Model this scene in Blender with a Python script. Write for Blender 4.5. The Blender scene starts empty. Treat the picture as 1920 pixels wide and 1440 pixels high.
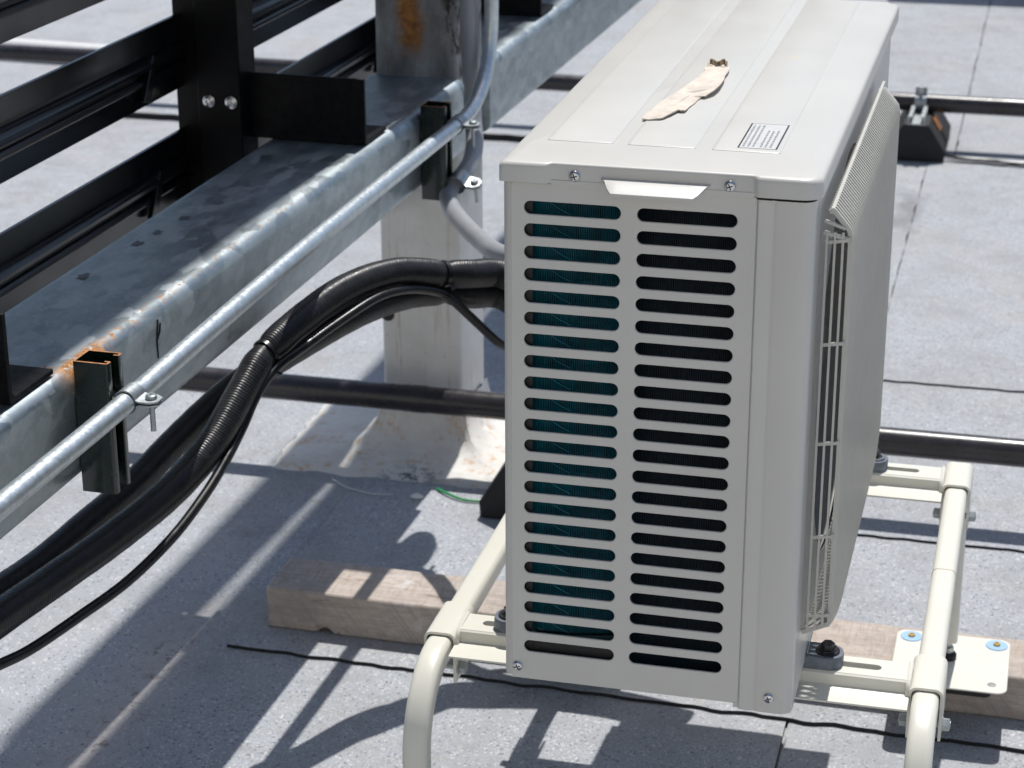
import bpy, bmesh, math, random
from mathutils import Vector, Matrix, noise
rnd = random.Random(7)
scn = bpy.context.scene
COL = scn.collection

# ------------------------------------------------------------------ camera, sky, sun, exposure
cam = bpy.data.cameras.new('camera')
camo = bpy.data.objects.new('camera', cam)
COL.objects.link(camo)
r_, u_, d_ = (0.96979448, 0.24391115, -0.00245359), (-0.08483067, 0.34668487, 0.93413776), (-0.22869724, 0.9057135, -0.35690422)
camo.matrix_world = Matrix(((r_[0], u_[0], -d_[0], 0.49565792), (r_[1], u_[1], -d_[1], -1.91661006), (r_[2], u_[2], -d_[2], 1.07821373), (0, 0, 0, 1)))
cam.sensor_width = 36.0
cam.lens = 76.037
cam.clip_start = 0.05
cam.clip_end = 500
cam.dof.use_dof = True
cam.dof.focus_distance = 2.15
cam.dof.aperture_fstop = 13.0
scn.camera = camo

SUN = Vector((0.022, 0.45, 1.0)).normalized()
EL = math.asin(SUN.z)
AZ = math.atan2(SUN.x, SUN.y)
world = bpy.data.worlds.new('World')
scn.world = world
world.use_nodes = True
wn = world.node_tree
wn.nodes.clear()
sky = wn.nodes.new('ShaderNodeTexSky')
sky.sky_type = 'NISHITA'
sky.sun_disc = False
sky.sun_elevation = EL
sky.sun_rotation = AZ
sky.air_density = 1.0
sky.dust_density = 1.2
bg = wn.nodes.new('ShaderNodeBackground')
bg.inputs['Strength'].default_value = 0.096
wo = wn.nodes.new('ShaderNodeOutputWorld')
wn.links.new(sky.outputs[0], bg.inputs['Color'])
wn.links.new(bg.outputs[0], wo.inputs['Surface'])

sl = bpy.data.lights.new('sun', 'SUN')
sl.energy = 4.1
sl.angle = math.radians(0.53)
sl.color = (1.0, 0.975, 0.935)
so = bpy.data.objects.new('sun', sl)
COL.objects.link(so)
so.rotation_euler = (-SUN).to_track_quat('-Z', 'Y').to_euler()
so.location = SUN * 20

scn.view_settings.view_transform = 'Standard'
scn.view_settings.look = 'None'
scn.view_settings.gamma = 1.0
scn.view_settings.use_curve_mapping = False
scn.view_settings.exposure = 0.14
scn.render.engine = 'CYCLES'

GZ = -0.41          # roof surface

# ------------------------------------------------------------------ material helper
class NT:
    def __init__(s, name):
        s.m = bpy.data.materials.new(name)
        s.m.use_nodes = True
        s.t = s.m.node_tree
        s.t.nodes.clear()
        s.out = s.n('ShaderNodeOutputMaterial')
        s.b = s.n('ShaderNodeBsdfPrincipled')
        s.l(s.b.outputs[0], s.out.inputs['Surface'])
        s.geo = s.n('ShaderNodeNewGeometry')
        s.pos = s.geo.outputs['Position']

    def n(s, typ, **kw):
        o = s.t.nodes.new(typ)
        for k, v in kw.items():
            setattr(o, k, v)
        return o

    def l(s, a, b):
        s.t.links.new(a, b)

    def put(s, sock, v):
        if hasattr(v, 'is_linked') or isinstance(v, bpy.types.NodeSocket):
            s.l(v, sock)
        elif isinstance(v, (tuple, list)) and len(v) == 3 and sock.type == 'RGBA':
            sock.default_value = (*v, 1)
        else:
            sock.default_value = v

    def mapv(s, scale=(1, 1, 1), loc=(0, 0, 0), rot=(0, 0, 0)):
        o = s.n('ShaderNodeMapping')
        s.l(s.pos, o.inputs[0])
        o.inputs['Scale'].default_value = scale
        o.inputs['Location'].default_value = loc
        o.inputs['Rotation'].default_value = rot
        return o.outputs[0]

    def noise(s, scale, detail=3, rough=.55, vec=None, dist=0.0):
        o = s.n('ShaderNodeTexNoise')
        s.l(vec if vec is not None else s.pos, o.inputs['Vector'])
        o.inputs['Scale'].default_value = scale
        o.inputs['Detail'].default_value = detail
        o.inputs['Roughness'].default_value = rough
        o.inputs['Distortion'].default_value = dist
        return o.outputs['Fac']

    def voro(s, scale, vec=None, feature='F1', out='Distance', rand=1.0):
        o = s.n('ShaderNodeTexVoronoi', feature=feature)
        s.l(vec if vec is not None else s.pos, o.inputs['Vector'])
        o.inputs['Scale'].default_value = scale
        o.inputs['Randomness'].default_value = rand
        return o.outputs[out]

    def ramp(s, fac, *stops, interp='LINEAR'):
        o = s.n('ShaderNodeValToRGB')
        o.color_ramp.interpolation = interp
        e = o.color_ramp.elements
        while len(e) < len(stops):
            e.new(0.5)
        for i, (p, cc) in enumerate(stops):
            e[i].position = p
            e[i].color = (*cc, 1) if isinstance(cc, (tuple, list)) else (cc, cc, cc, 1)
        s.l(fac, o.inputs[0])
        return o.outputs[0]

    def mix(s, fac, a, b, mode='MIX'):
        o = s.n('ShaderNodeMix', data_type='RGBA', blend_type=mode)
        s.put(o.inputs[0], fac)
        s.put(o.inputs[6], a)
        s.put(o.inputs[7], b)
        return o.outputs[2]

    def math(s, op, a, b=None, c=None, clamp=False):
        o = s.n('ShaderNodeMath', operation=op, use_clamp=clamp)
        s.put(o.inputs[0], a)
        if b is not None:
            s.put(o.inputs[1], b)
        if c is not None:
            s.put(o.inputs[2], c)
        return o.outputs[0]

    def sep(s, vec=None):
        o = s.n('ShaderNodeSeparateXYZ')
        s.l(vec if vec is not None else s.pos, o.inputs[0])
        return o.outputs

    def band(s, val, lo, hi, soft):
        a = s.n('ShaderNodeMapRange')
        s.put(a.inputs[0], val)
        a.inputs[1].default_value = lo - soft
        a.inputs[2].default_value = lo + soft
        b = s.n('ShaderNodeMapRange')
        s.put(b.inputs[0], val)
        b.inputs[1].default_value = hi + soft
        b.inputs[2].default_value = hi - soft
        return s.math('MULTIPLY', a.outputs[0], b.outputs[0])

    def bump(s, h, strength=.3, dist=.002):
        o = s.n('ShaderNodeBump')
        o.inputs['Strength'].default_value = strength
        o.inputs['Distance'].default_value = dist
        s.l(h, o.inputs['Height'])
        s.l(o.outputs[0], s.b.inputs['Normal'])
        return o

    def set(s, base=None, rough=None, metal=None, spec=None, coat=None):
        if base is not None:
            s.put(s.b.inputs['Base Color'], base)
        if rough is not None:
            s.put(s.b.inputs['Roughness'], rough)
        if metal is not None:
            s.put(s.b.inputs['Metallic'], metal)
        if spec is not None:
            s.b.inputs['Specular IOR Level'].default_value = spec
        if coat is not None:
            s.b.inputs['Coat Weight'].default_value = coat
            s.b.inputs['Coat Roughness'].default_value = .12
        return s.m


def simple(name, base, rough, metal=0.0, var=.08, vs=30.0, bump=0.0, bs=300.0, spec=.5, coat=None, rv=.08):
    t = NT(name)
    f = t.noise(vs, 4, .6)
    dark = tuple(max(0, c * (1 - var)) for c in base)
    lite = tuple(min(1, c * (1 + var)) for c in base)
    t.set(t.ramp(f, (.3, dark), (.7, lite)), t.ramp(t.noise(vs * 2.3, 3), (.3, max(.02, rough - rv)), (.7, rough + rv)), metal, spec, coat)
    if bump:
        t.bump(t.noise(bs, 3), bump, .001)
    return t.m


def roof_mat():
    t = NT('granulated_cap_sheet')
    gran = t.noise(520, 2, .7)
    gran2 = t.voro(330, out='Color')
    mid = t.noise(9, 5, .65)
    big = t.noise(1.7, 4, .6)
    base = t.ramp(gran, (.30, (.240, .252, .272)), (.5, (.362, .378, .405)), (.68, (.485, .50, .522)))
    sp = t.sep(gran2)[0]
    base = t.mix(t.ramp(sp, (.03, .75), (.055, 0.0)), base, (.09, .095, .10))
    base = t.mix(t.ramp(t.sep(gran2)[1], (.90, 0.0), (.96, .6)), base, (.72, .71, .69))
    warm = t.ramp(t.noise(4.2, 6, .7), (.52, 0.0), (.72, .5))
    base = t.mix(warm, base, (.42, .395, .365))
    stain = t.ramp(t.noise(17, 6, .75), (.62, 0.0), (.72, .40))
    base = t.mix(stain, base, (.48, .36, .24))
    base = t.mix(t.ramp(mid, (.28, .55), (.55, 0.0)), base, (.27, .275, .28))
    base = t.mix(t.ramp(big, (.2, .25), (.5, 0.0)), base, (.30, .30, .31))
    s0 = t.sep()
    px = t.math('ADD', s0[0], t.math('MULTIPLY', t.math('SUBTRACT', t.noise(14, 4), .5), .14))
    py = t.math('ADD', s0[1], t.math('MULTIPLY', t.math('SUBTRACT', t.noise(11, 4), .5), .30))
    pt = t.math('MULTIPLY', t.band(px, .16, .225, .02), t.band(py, 3.05, 3.35, .06))
    base = t.mix(t.math('MULTIPLY', pt, .6), base, (.17, .17, .175))
    blot = t.math('MULTIPLY', t.ramp(t.noise(3.1, 7, .8), (.50, 0.0), (.66, 1.0)), t.ramp(t.noise(40, 4, .7), (.4, 0.0), (.6, .7)))
    base = t.mix(blot, base, (.265, .262, .26))
    # dusty worn ridge along the lap on the left
    s = t.sep()
    rd = t.band(t.math('ADD', s[0], t.math('MULTIPLY', t.noise(6), .05)), -.695, -.61, .03)
    rd = t.math('MULTIPLY', rd, t.band(s[1], .2, .78, .10))
    base = t.mix(t.math('MULTIPLY', rd, .5), base, (.52, .46, .42))
    grit = t.math('MULTIPLY', rd, t.ramp(t.noise(60, 4, .8), (.55, 0.0), (.65, .9)))
    base = t.mix(grit, base, (.16, .13, .11))
    h = t.math('ADD', t.math('MULTIPLY', gran, .6), t.math('MULTIPLY', t.noise(900, 1), .4))
    t.bump(h, .55, .0018)
    return t.set(base, .88, 0, .3)


def galv_mat(name, rust=None, bright=1.0, along=True):
    t = NT(name)
    v = t.mapv((48, 20, 40) if along else (50, 50, 50))
    dst = t.n('ShaderNodeVectorMath', operation='ADD')
    nz = t.n('ShaderNodeTexNoise')
    t.l(t.pos, nz.inputs['Vector'])
    nz.inputs['Scale'].default_value = 40
    t.l(v, dst.inputs[0])
    t.l(nz.outputs['Color'], dst.inputs[1])
    sp = t.sep(t.voro(1.0, dst.outputs[0], out='Color'))[0]
    sp2 = t.sep(t.voro(2.3, dst.outputs[0], out='Color'))[1]
    k = bright
    base = t.ramp(sp, (.1, (.25 * k, .31 * k, .345 * k)), (.5, (.34 * k, .40 * k, .43 * k)), (.9, (.47 * k, .53 * k, .555 * k)))
    bloom = t.ramp(t.noise(1, 6, .75, t.mapv((22, 9, 22)), .6), (.42, 0.0), (.62, .55))
    base = t.mix(bloom, base, (.56 * k, .62 * k, .64 * k))
    base = t.mix(.25, base, t.ramp(sp2, (.0, (.33 * k, .36 * k, .37 * k)), (1.0, (.58 * k, .60 * k, .60 * k))))
    drip = t.ramp(t.noise(1, 5, .7, t.mapv((60, 60, 5))), (.55, 0.0), (.75, .30))
    base = t.mix(drip, base, (.62 * k, .64 * k, .63 * k))
    base = t.mix(t.ramp(t.noise(5, 6, .7), (.5, 0.0), (.8, .35)), base, (.24, .25, .25))
    base = t.mix(t.ramp(t.noise(260, 2, .9), (.70, 0.0), (.76, .7)), base, (.10, .09, .08))
    rough = t.ramp(sp, (.0, .40), (1.0, .54))
    metal = .9
    if rust:
        m = None
        s = t.sep()
        v = t.math('MULTIPLY_ADD', s[1], -.0303, t.math('ADD', s[0], .489))
        for (y0, y1, v0, v1, th, sc) in rust:
            a = t.math('MULTIPLY', t.band(s[1], y0, y1, .02), t.band(v, v0, v1, .005))
            a = t.math('MULTIPLY', a, t.band(s[2], .246, .30, .006))
            a = t.math('MULTIPLY', a, t.ramp(t.noise(sc, 6, .75), (th, 0.0), (th + .03, 1.0)))
            m = a if m is None else t.math('MAXIMUM', m, a)
        rc = t.ramp(t.noise(170, 4, .8), (.3, (.10, .045, .018)), (.5, (.42, .17, .035)), (.7, (.62, .34, .10)))
        base = t.mix(m, base, rc)
        rough = t.math('MAXIMUM', rough, t.math('MULTIPLY', m, .9))
        metal = t.math('MULTIPLY', t.math('SUBTRACT', 1.0, m, clamp=True), .9)
    t.bump(t.noise(120, 4, .6), .12, .001)
    return t.set(base, rough, metal, .5)


def wood_mat():
    t = NT('weathered_timber')
    g = t.noise(1, 8, .75, t.mapv((7, 95, 95)), .8)
    fine = t.noise(1, 4, .8, t.mapv((40, 420, 420)))
    rm = t.n('ShaderNodeMapping')
    t.l(t.mapv(rot=(0, -.95, 0)), rm.inputs[0])
    rm.inputs['Scale'].default_value = (16, 30, 230)
    saw = t.noise(1, 4, .65, rm.outputs[0], .3)
    base = t.ramp(g, (.25, (.36, .295, .25)), (.5, (.50, .43, .375)), (.75, (.60, .535, .48)))
    base = t.mix(t.ramp(fine, (.35, .35), (.6, 0.0)), base, (.27, .21, .17))
    base = t.mix(t.ramp(saw, (.36, .42), (.52, 0.0)), base, (.26, .21, .175))
    base = t.mix(t.ramp(t.noise(9, 6, .8), (.48, 0.0), (.68, .7)), base, (.30, .275, .26))
    base = t.mix(t.ramp(t.noise(19, 5, .8), (.62, 0.0), (.70, .85)), base, (.24, .13, .07))
    base = t.mix(t.ramp(t.noise(8, 5, .8, t.mapv((1, 1, 1), (3, 1, 2))), (.60, 0.0), (.72, .8)), base, (.66, .64, .62))
    ck = t.voro(1.0, t.mapv((3, 60, 60)), 'DISTANCE_TO_EDGE')
    base = t.mix(t.math('MULTIPLY', t.ramp(ck, (.0, .7), (.02, 0.0)), t.ramp(t.noise(13, 3), (.52, 0.0), (.60, 1.0))), base, (.10, .075, .06))
    t.bump(t.math('ADD', g, t.math('MULTIPLY', saw, .5)), .6, .002)
    return t.set(base, .82, 0, .25)


def column_mat():
    t = NT('painted_column')
    s = t.sep()
    wob = t.math('ADD', s[2], t.math('MULTIPLY', t.noise(9, 4), .10))
    low = t.n('ShaderNodeMapRange')
    t.l(wob, low.inputs[0])
    low.inputs[1].default_value = .085
    low.inputs[2].default_value = .125
    cream = t.ramp(t.noise(12, 5, .65), (.3, (.66, .625, .57)), (.7, (.80, .77, .725)))
    cream = t.mix(t.ramp(t.noise(95, 3, .8), (.66, 0.0), (.72, .5)), cream, (.34, .25, .17))
    steel = t.ramp(t.noise(1, 5, .7, t.mapv((30, 30, 8))), (.3, (.34, .335, .305)), (.5, (.47, .47, .435)), (.7, (.58, .58, .55)))
    cr = t.voro(55, feature='DISTANCE_TO_EDGE')
    steel = t.mix(t.ramp(cr, (.0, .35), (.05, 0.0)), steel, (.18, .15, .11))
    base = t.mix(low.outputs[0], cream, steel)
    # zone above the beam: bare grey steel, a rust bleed on the face, peeling edge
    up = t.n('ShaderNodeMapRange')
    t.l(s[2], up.inputs[0])
    up.inputs[1].default_value = .262
    up.inputs[2].default_value = .272
    bare = t.ramp(t.noise(1, 5, .7, t.mapv((25, 25, 10))), (.3, (.15, .15, .145)), (.55, (.27, .275, .275)), (.75, (.44, .45, .45)))
    base = t.mix(up.outputs[0], base, bare)
    rz = t.math('MULTIPLY', t.band(t.math('ADD', s[0], t.math('MULTIPLY', t.noise(25, 4), .04)), -.535, -.50, .009), t.band(t.math('ADD', s[2], t.math('MULTIPLY', t.noise(20, 3), .05)), .335, .50, .02))
    rc = t.ramp(t.noise(90, 4, .8), (.3, (.13, .05, .02)), (.55, (.38, .16, .04)), (.75, (.50, .27, .09)))
    base = t.mix(rz, base, rc)
    pe = t.math('MULTIPLY', t.band(t.math('ADD', s[0], t.math('MULTIPLY', t.noise(30, 4), .03)), -.462, -.43, .006), t.ramp(t.noise(1, 5, .8, t.mapv((60, 60, 22))), (.52, 0.0), (.56, 1.0)))
    base = t.mix(t.math('MULTIPLY', pe, up.outputs[0]), base, (.05, .04, .035))
    drip = t.ramp(t.noise(1, 4, .7, t.mapv((70, 70, 4))), (.62, 0.0), (.72, .5))
    base = t.mix(drip, base, (.40, .27, .13))
    t.bump(t.noise(60, 5), .2, .002)
    return t.set(base, .6, 0, .4)


def coating_mat():
    t = NT('brushed_white_coating')
    f = t.noise(20, 6, .7)
    base = t.ramp(f, (.3, (.63, .60, .56)), (.65, (.76, .74, .70)))
    base = t.mix(t.ramp(t.noise(34, 5, .8), (.54, 0.0), (.66, .85)), base, (.58, .37, .20))
    base = t.mix(t.ramp(t.noise(11, 5, .75), (.60, 0.0), (.72, .5)), base, (.42, .42, .43))
    s = t.sep()
    spot = t.math('MULTIPLY', t.band(s[0], -.56, -.47, .03), t.band(s[1], 1.33, 1.40, .02))
    base = t.mix(t.math('MULTIPLY', spot, t.ramp(t.noise(45, 5, .8), (.5, 0.0), (.56, .9))), base, (.07, .08, .10))
    t.bump(t.noise(140, 4), .35, .002)
    return t.set(base, .75, 0, .3)


def unit_mat():
    t = NT('beige_enamel')
    f = t.noise(7, 4, .6)
    base = t.ramp(f, (.3, (.555, .543, .507)), (.7, (.592, .579, .541)))
    base = t.mix(t.ramp(t.noise(55, 5, .85), (.70, 0.0), (.78, .22)), base, (.40, .36, .28))
    base = t.mix(t.ramp(t.noise(700, 1, .9), (.80, 0.0), (.83, .5)), base, (.16, .14, .12))
    s = t.sep()
    blot = t.math('MULTIPLY', t.band(s[1], .25, .75, .1), t.ramp(t.noise(16, 3, .6), (.66, 0.0), (.72, .35)))
    base = t.mix(blot, base, (.66, .58, .38))
    t.bump(t.noise(190, 2), .035, .001)
    return t.set(base, t.ramp(t.noise(9, 4), (.3, .30), (.7, .38)), 0, .5)


def cream_mat():
    t = NT('cream_powder_coat')
    base = t.ramp(t.noise(9, 4), (.3, (.66, .645, .565)), (.7, (.70, .685, .61)))
    base = t.mix(t.ramp(t.noise(38, 6, .85), (.685, 0.0), (.72, .85)), base, (.50, .22, .05))
    base = t.mix(t.ramp(t.noise(300, 2, .9), (.76, 0.0), (.8, .5)), base, (.25, .21, .16))
    t.bump(t.noise(240, 2), .04, .001)
    return t.set(base, .30, 0, .5)


M = {}
M['roof'] = roof_mat()
M['bitumen'] = simple('black_bitumen', (.012, .012, .013), .75, bump=.5, bs=250)
M['unit'] = unit_mat()
M['grille'] = simple('grille_plastic', (.53, .52, .475), .38, var=.03)
M['cream'] = cream_mat()
M['weld'] = simple('ground_weld', (.50, .42, .32), .6)
M['galv'] = galv_mat('galvanised_beam_steel', rust=[(.05, .155, -.020, .002, .42, 75), (.03, .12, -.045, -.018, .56, 60), (.16, .34, -.018, -.006, .53, 110), (.30, .80, -.016, -.006, .57, 120), (.3, 1.1, -.024, -.006, .62, 150), (.2, 1.2, -.175, -.160, .60, 70)], bright=1.0)
M['galv_far'] = galv_mat('galvanised_beam_steel_far', bright=1.0)
M['emt'] = simple('zinc_conduit', (.63, .68, .70), .40, .85, var=.14, vs=90, bump=.12, bs=600)
M['zinc'] = simple('bright_zinc', (.40, .43, .44), .46, .85, var=.15, vs=120)
M['steel_screw'] = simple('polished_screw_steel', (.62, .62, .63), .18, 1.0, var=.1)
M['black'] = simple('black_powder_coat', (.0045, .0045, .005), .22, var=.25, vs=12, bump=.02, bs=500, spec=.55, rv=.03)
M['postblack'] = simple('satin_black_coat', (.0045, .0045, .005), .40, var=.3, vs=20, bump=.04, bs=400, spec=.14, rv=.05)
M['blackworn'] = simple('worn_black_coat', (.006, .006, .0065), .45, var=.6, vs=60, bump=.1, bs=200, spec=.16)
M['strut'] = simple('dark_green_coat', (.004, .0125, .009), .24, var=.2, coat=.3, bump=.04, bs=260)
M['cutedge'] = simple('rusty_cut_edge', (.42, .19, .075), .7, .2, var=.5, vs=200)
M['rubber'] = simple('black_rubber', (.010, .010, .011), .72, var=.35, vs=180, bump=.5, bs=500)
M['pipe'] = simple('dark_brown_pipe', (.030, .026, .029), .30, var=.3, vs=16, bump=.08, bs=90)
M['wrap'] = simple('black_vinyl_wrap', (.014, .014, .0155), .40, var=.25, vs=40, bump=.15, bs=600, rv=.08)
M['cable'] = simple('black_cable_jacket', (.010, .010, .011), .33, var=.2)
M['greyflex'] = simple('grey_conduit_jacket', (.30, .31, .325), .42, var=.06)
M['wood'] = wood_mat()
M['column'] = column_mat()
M['coating'] = coating_mat()
M['footgrey'] = simple('grey_cast_foot', (.13, .15, .18), .45, .1, var=.25, vs=110, bump=.25, bs=220)
M['darkbolt'] = simple('dark_bolt_steel', (.055, .053, .055), .30, .7, var=.3, vs=90)
M['bluewash'] = simple('pale_blue_washer', (.30, .47, .70), .5, var=.06)
M['brass'] = simple('brass_screw_head', (.60, .42, .14), .35, .9, var=.2)
M['orange'] = simple('orange_reflector', (.75, .25, .03), .4, var=.1)
M['white'] = simple('white_sticker', (.59, .59, .585), .4, var=.02)
M['ink'] = simple('black_ink', (.012, .012, .014), .5)
M['inkgrey'] = simple('grey_print', (.10, .10, .105), .5)
M['coil'] = simple('teal_coated_fin', (.007, .155, .215), .42, .1, var=.35, vs=40)
M['coilback'] = simple('teal_coil_core', (.006, .055, .075), .5, var=.4, vs=25)
M['shadefin'] = simple('shade_painted_fin', (.011, .027, .043), .45, var=.4, vs=25)  # coil fins darkened to stand in for shade behind the right slots
M['inside'] = simple('dark_interior', (.012, .012, .013), .6)
M['fan'] = simple('dark_fan_plastic', (.016, .016, .017), .4)
M['motor'] = simple('grey_motor_metal', (.35, .34, .33), .4, .4, var=.2)
M['bark'] = simple('torn_cardboard', (.64, .57, .49), .85, var=.16, vs=45, bump=.5, bs=120)
M['barkdark'] = simple('torn_cardboard_back', (.55, .46, .34), .85, var=.2, vs=60)
M['green'] = simple('green_wire', (.02, .30, .09), .4)
M['copper'] = simple('orange_copper_tape', (.55, .21, .04), .35, .3, var=.5, vs=150)
M['added_parapet'] = simple('added_parapet_render', (.42, .42, .41), .8, bump=.3)
M['bouncewall'] = simple('bounce_wall_render', (.72, .67, .58), .85, bump=.3)
M['whitepvc'] = simple('white_pipe_plastic', (.70, .70, .68), .5)


# ------------------------------------------------------------------ geometry helper
class G:
    """collects faces of one mesh, world coordinates"""
    def __init__(s):
        s.v, s.f, s.mi = [], [], []

    def add(s, vs, fs, mi=0):
        o = len(s.v)
        s.v += [tuple(p) for p in vs]
        for f in fs:
            s.f.append(tuple(i + o for i in f))
            s.mi.append(mi)
        return s

    def box(s, x0, x1, y0, y1, z0, z1, fr=None, mi=0):
        P = [(x0, y0, z0), (x1, y0, z0), (x1, y1, z0), (x0, y1, z0), (x0, y0, z1), (x1, y0, z1), (x1, y1, z1), (x0, y1, z1)]
        if fr:
            P = [fr(*p) for p in P]
        return s.add(P, [(0, 3, 2, 1), (4, 5, 6, 7), (0, 1, 5, 4), (1, 2, 6, 5), (2, 3, 7, 6), (3, 0, 4, 7)], mi)

    def loops(s, loops, cap0=True, cap1=True, closed=True, mi=0):
        n = len(loops[0])
        vs = [p for l in loops for p in l]
        fs = []
        for k in range(len(loops) - 1):
            for i in range(n if closed else n - 1):
                j = (i + 1) % n
                fs.append((k * n + i, k * n + j, (k + 1) * n + j, (k + 1) * n + i))
        if cap0:
            fs.append(tuple(range(n - 1, -1, -1)))
        if cap1:
            fs.append(tuple((len(loops) - 1) * n + i for i in range(n)))
        return s.add(vs, fs, mi)

    def prism(s, poly, a, b, f, mi=0):
        """poly of 2D points, extruded from a to b; f(p, q, t) gives the point"""
        return s.loops([[f(p, q, a) for p, q in poly], [f(p, q, b) for p, q in poly]], mi=mi)

    def sweep(s, path, prof, up=(0, 0, 1), caps=True, rad=None, mi=0):
        """prof: list of 2D points (side, up); transported along the path"""
        P = [Vector(p) for p in path]
        n = len(P)
        loops = []
        T = []
        for i in range(n):
            a = P[max(0, i - 1)]
            b = P[min(n - 1, i + 1)]
            T.append((b - a).normalized())
        U = Vector(up)
        U = (U - T[0] * U.dot(T[0])).normalized()
        for i in range(n):
            if i:
                q = T[i - 1].rotation_difference(T[i])
                U = q @ U
                U = (U - T[i] * U.dot(T[i])).normalized()
            S = T[i].cross(U)
            k = rad[i] if rad else 1.0
            loops.append([P[i] + S * (a * k) + U * (b * k) for a, b in prof])
        return s.loops(loops, caps, caps, mi=mi)

    def tube(s, path, r, n=12, **kw):
        return s.sweep(path, circ(r, n), **kw)

    def cyl(s, c0, c1, r0, r1=None, n=16, mi=0):
        r1 = r0 if r1 is None else r1
        c0, c1 = Vector(c0), Vector(c1)
        t = (c1 - c0).normalized()
        a = t.orthogonal().normalized()
        b = t.cross(a)
        L = []
        for c, r in ((c0, r0), (c1, r1)):
            L.append([c + a * (r * math.cos(2 * math.pi * i / n)) + b * (r * math.sin(2 * math.pi * i / n)) for i in range(n)])
        return s.loops(L, mi=mi)

    def lathe(s, c, axis, prof, n=20, mi=0, phase=0.0):
        """prof: (radius, height) pairs along the axis"""
        c = Vector(c)
        t = Vector(axis).normalized()
        a = t.orthogonal().normalized()
        b = t.cross(a)
        L = [[c + t * h + a * (r * math.cos(phase + 2 * math.pi * i / n)) + b * (r * math.sin(phase + 2 * math.pi * i / n)) for i in range(n)] for r, h in prof]
        return s.loops(L, mi=mi)


def circ(r, n=12):
    return [(r * math.cos(2 * math.pi * i / n), r * math.sin(2 * math.pi * i / n)) for i in range(n)]


def rrect(x0, x1, y0, y1, r, n=4):
    P = []
    for cx, cy, a0 in ((x1 - r, y0 + r, -90), (x1 - r, y1 - r, 0), (x0 + r, y1 - r, 90), (x0 + r, y0 + r, 180)):
        for k in range(n + 1):
            a = math.radians(a0 + 90 * k / n)
            P.append((cx + r * math.cos(a), cy + r * math.sin(a)))
    return P


def catmull(P, per=8):
    P = [Vector(p) for p in P]
    Q = []
    for i in range(len(P) - 1):
        p0, p1, p2, p3 = P[max(0, i - 1)], P[i], P[i + 1], P[min(len(P) - 1, i + 2)]
        for k in range(per):
            t = k / per
            Q.append(.5 * ((2 * p1) + (p2 - p0) * t + (2 * p0 - 5 * p1 + 4 * p2 - p3) * t * t + (3 * p1 - p0 - 3 * p2 + p3) * t ** 3))
    Q.append(P[-1])
    return Q


def resample(P, step):
    P = [Vector(p) for p in P]
    out = [P[0]]
    acc = 0.0
    for a, b in zip(P, P[1:]):
        L = (b - a).length
        d = step - acc
        while d <= L:
            out.append(a + (b - a) * (d / L))
            d += step
        acc = (acc + L) % step
    return out


def wloc(o):
    v = Vector((0, 0, 0))
    while o:
        v += o.location
        o = o.parent
    return v


def obj(name, g, mat, parent=None, bevel=0.0, seg=2, smooth=35, loc=None):
    me = bpy.data.meshes.new(name)
    off = wloc(parent) + (Vector(loc) if loc else Vector((0, 0, 0)))
    me.from_pydata([(p[0] - off.x, p[1] - off.y, p[2] - off.z) for p in g.v], [], g.f)
    mats = mat if isinstance(mat, (list, tuple)) else [mat]
    for m in mats:
        me.materials.append(M[m])
    if len(mats) > 1:
        me.polygons.foreach_set('material_index', g.mi)
    bm = bmesh.new()
    bm.from_mesh(me)
    bmesh.ops.recalc_face_normals(bm, faces=bm.faces)
    bm.to_mesh(me)
    bm.free()
    if smooth:
        me.shade_smooth()
        me.set_sharp_from_angle(angle=math.radians(smooth))
    o = bpy.data.objects.new(name, me)
    COL.objects.link(o)
    if loc:
        o.location = loc
    if parent:
        o.parent = parent
    if bevel:
        b = o.modifiers.new('bevel', 'BEVEL')
        b.width = bevel
        b.segments = seg
        b.limit_method = 'ANGLE'
        b.angle_limit = math.radians(40)
        b.harden_normals = False
    return o


def thing(name, label, cat, loc=(0, 0, 0), group=None):
    o = bpy.data.objects.new(name, None)
    o.empty_display_size = .1
    COL.objects.link(o)
    o.location = loc
    return tag(o, label, cat, group)


def tag(o, label=None, cat=None, group=None, kind=None):
    if label:
        o['label'] = label
    if cat:
        o['category'] = cat
    if group:
        o['group'] = group
    if kind:
        o['kind'] = kind
    return o


def dup(root, delta, label=None):
    c = root.copy()
    COL.objects.link(c)
    c.location = root.location + Vector(delta)
    if label:
        c['label'] = label
    for ch in list(root.children):
        d = ch.copy()
        COL.objects.link(d)
        d.parent = c
        for gch in list(ch.children):
            e = gch.copy()
            COL.objects.link(e)
            e.parent = d
    return c


def dup_part(src, parent, delta):
    c = src.copy()
    COL.objects.link(c)
    c.parent = parent
    c.location = src.location + Vector(delta)
    return c


# fence frame: u along the beam, v out of its near face, z up
FU, FV, FO = Vector((.0303, .99954, 0)), Vector((.99954, -.0303, 0)), Vector((-.489, 0, 0))


def F(u, v, z):
    return FO + FU * u + FV * v + Vector((0, 0, z))


def FB(v, u, z):       # box order x=v, y=u
    return F(u, v, z)


# ------------------------------------------------------------------ roof
gr = G()
gr.add([(-30, -30, GZ - .008), (30, -30, GZ - .008), (30, 60, GZ - .008), (-30, 60, GZ - .008)], [(0, 1, 2, 3)])
roof = tag(obj('roof', gr, 'roof', smooth=0), kind='structure')


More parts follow.
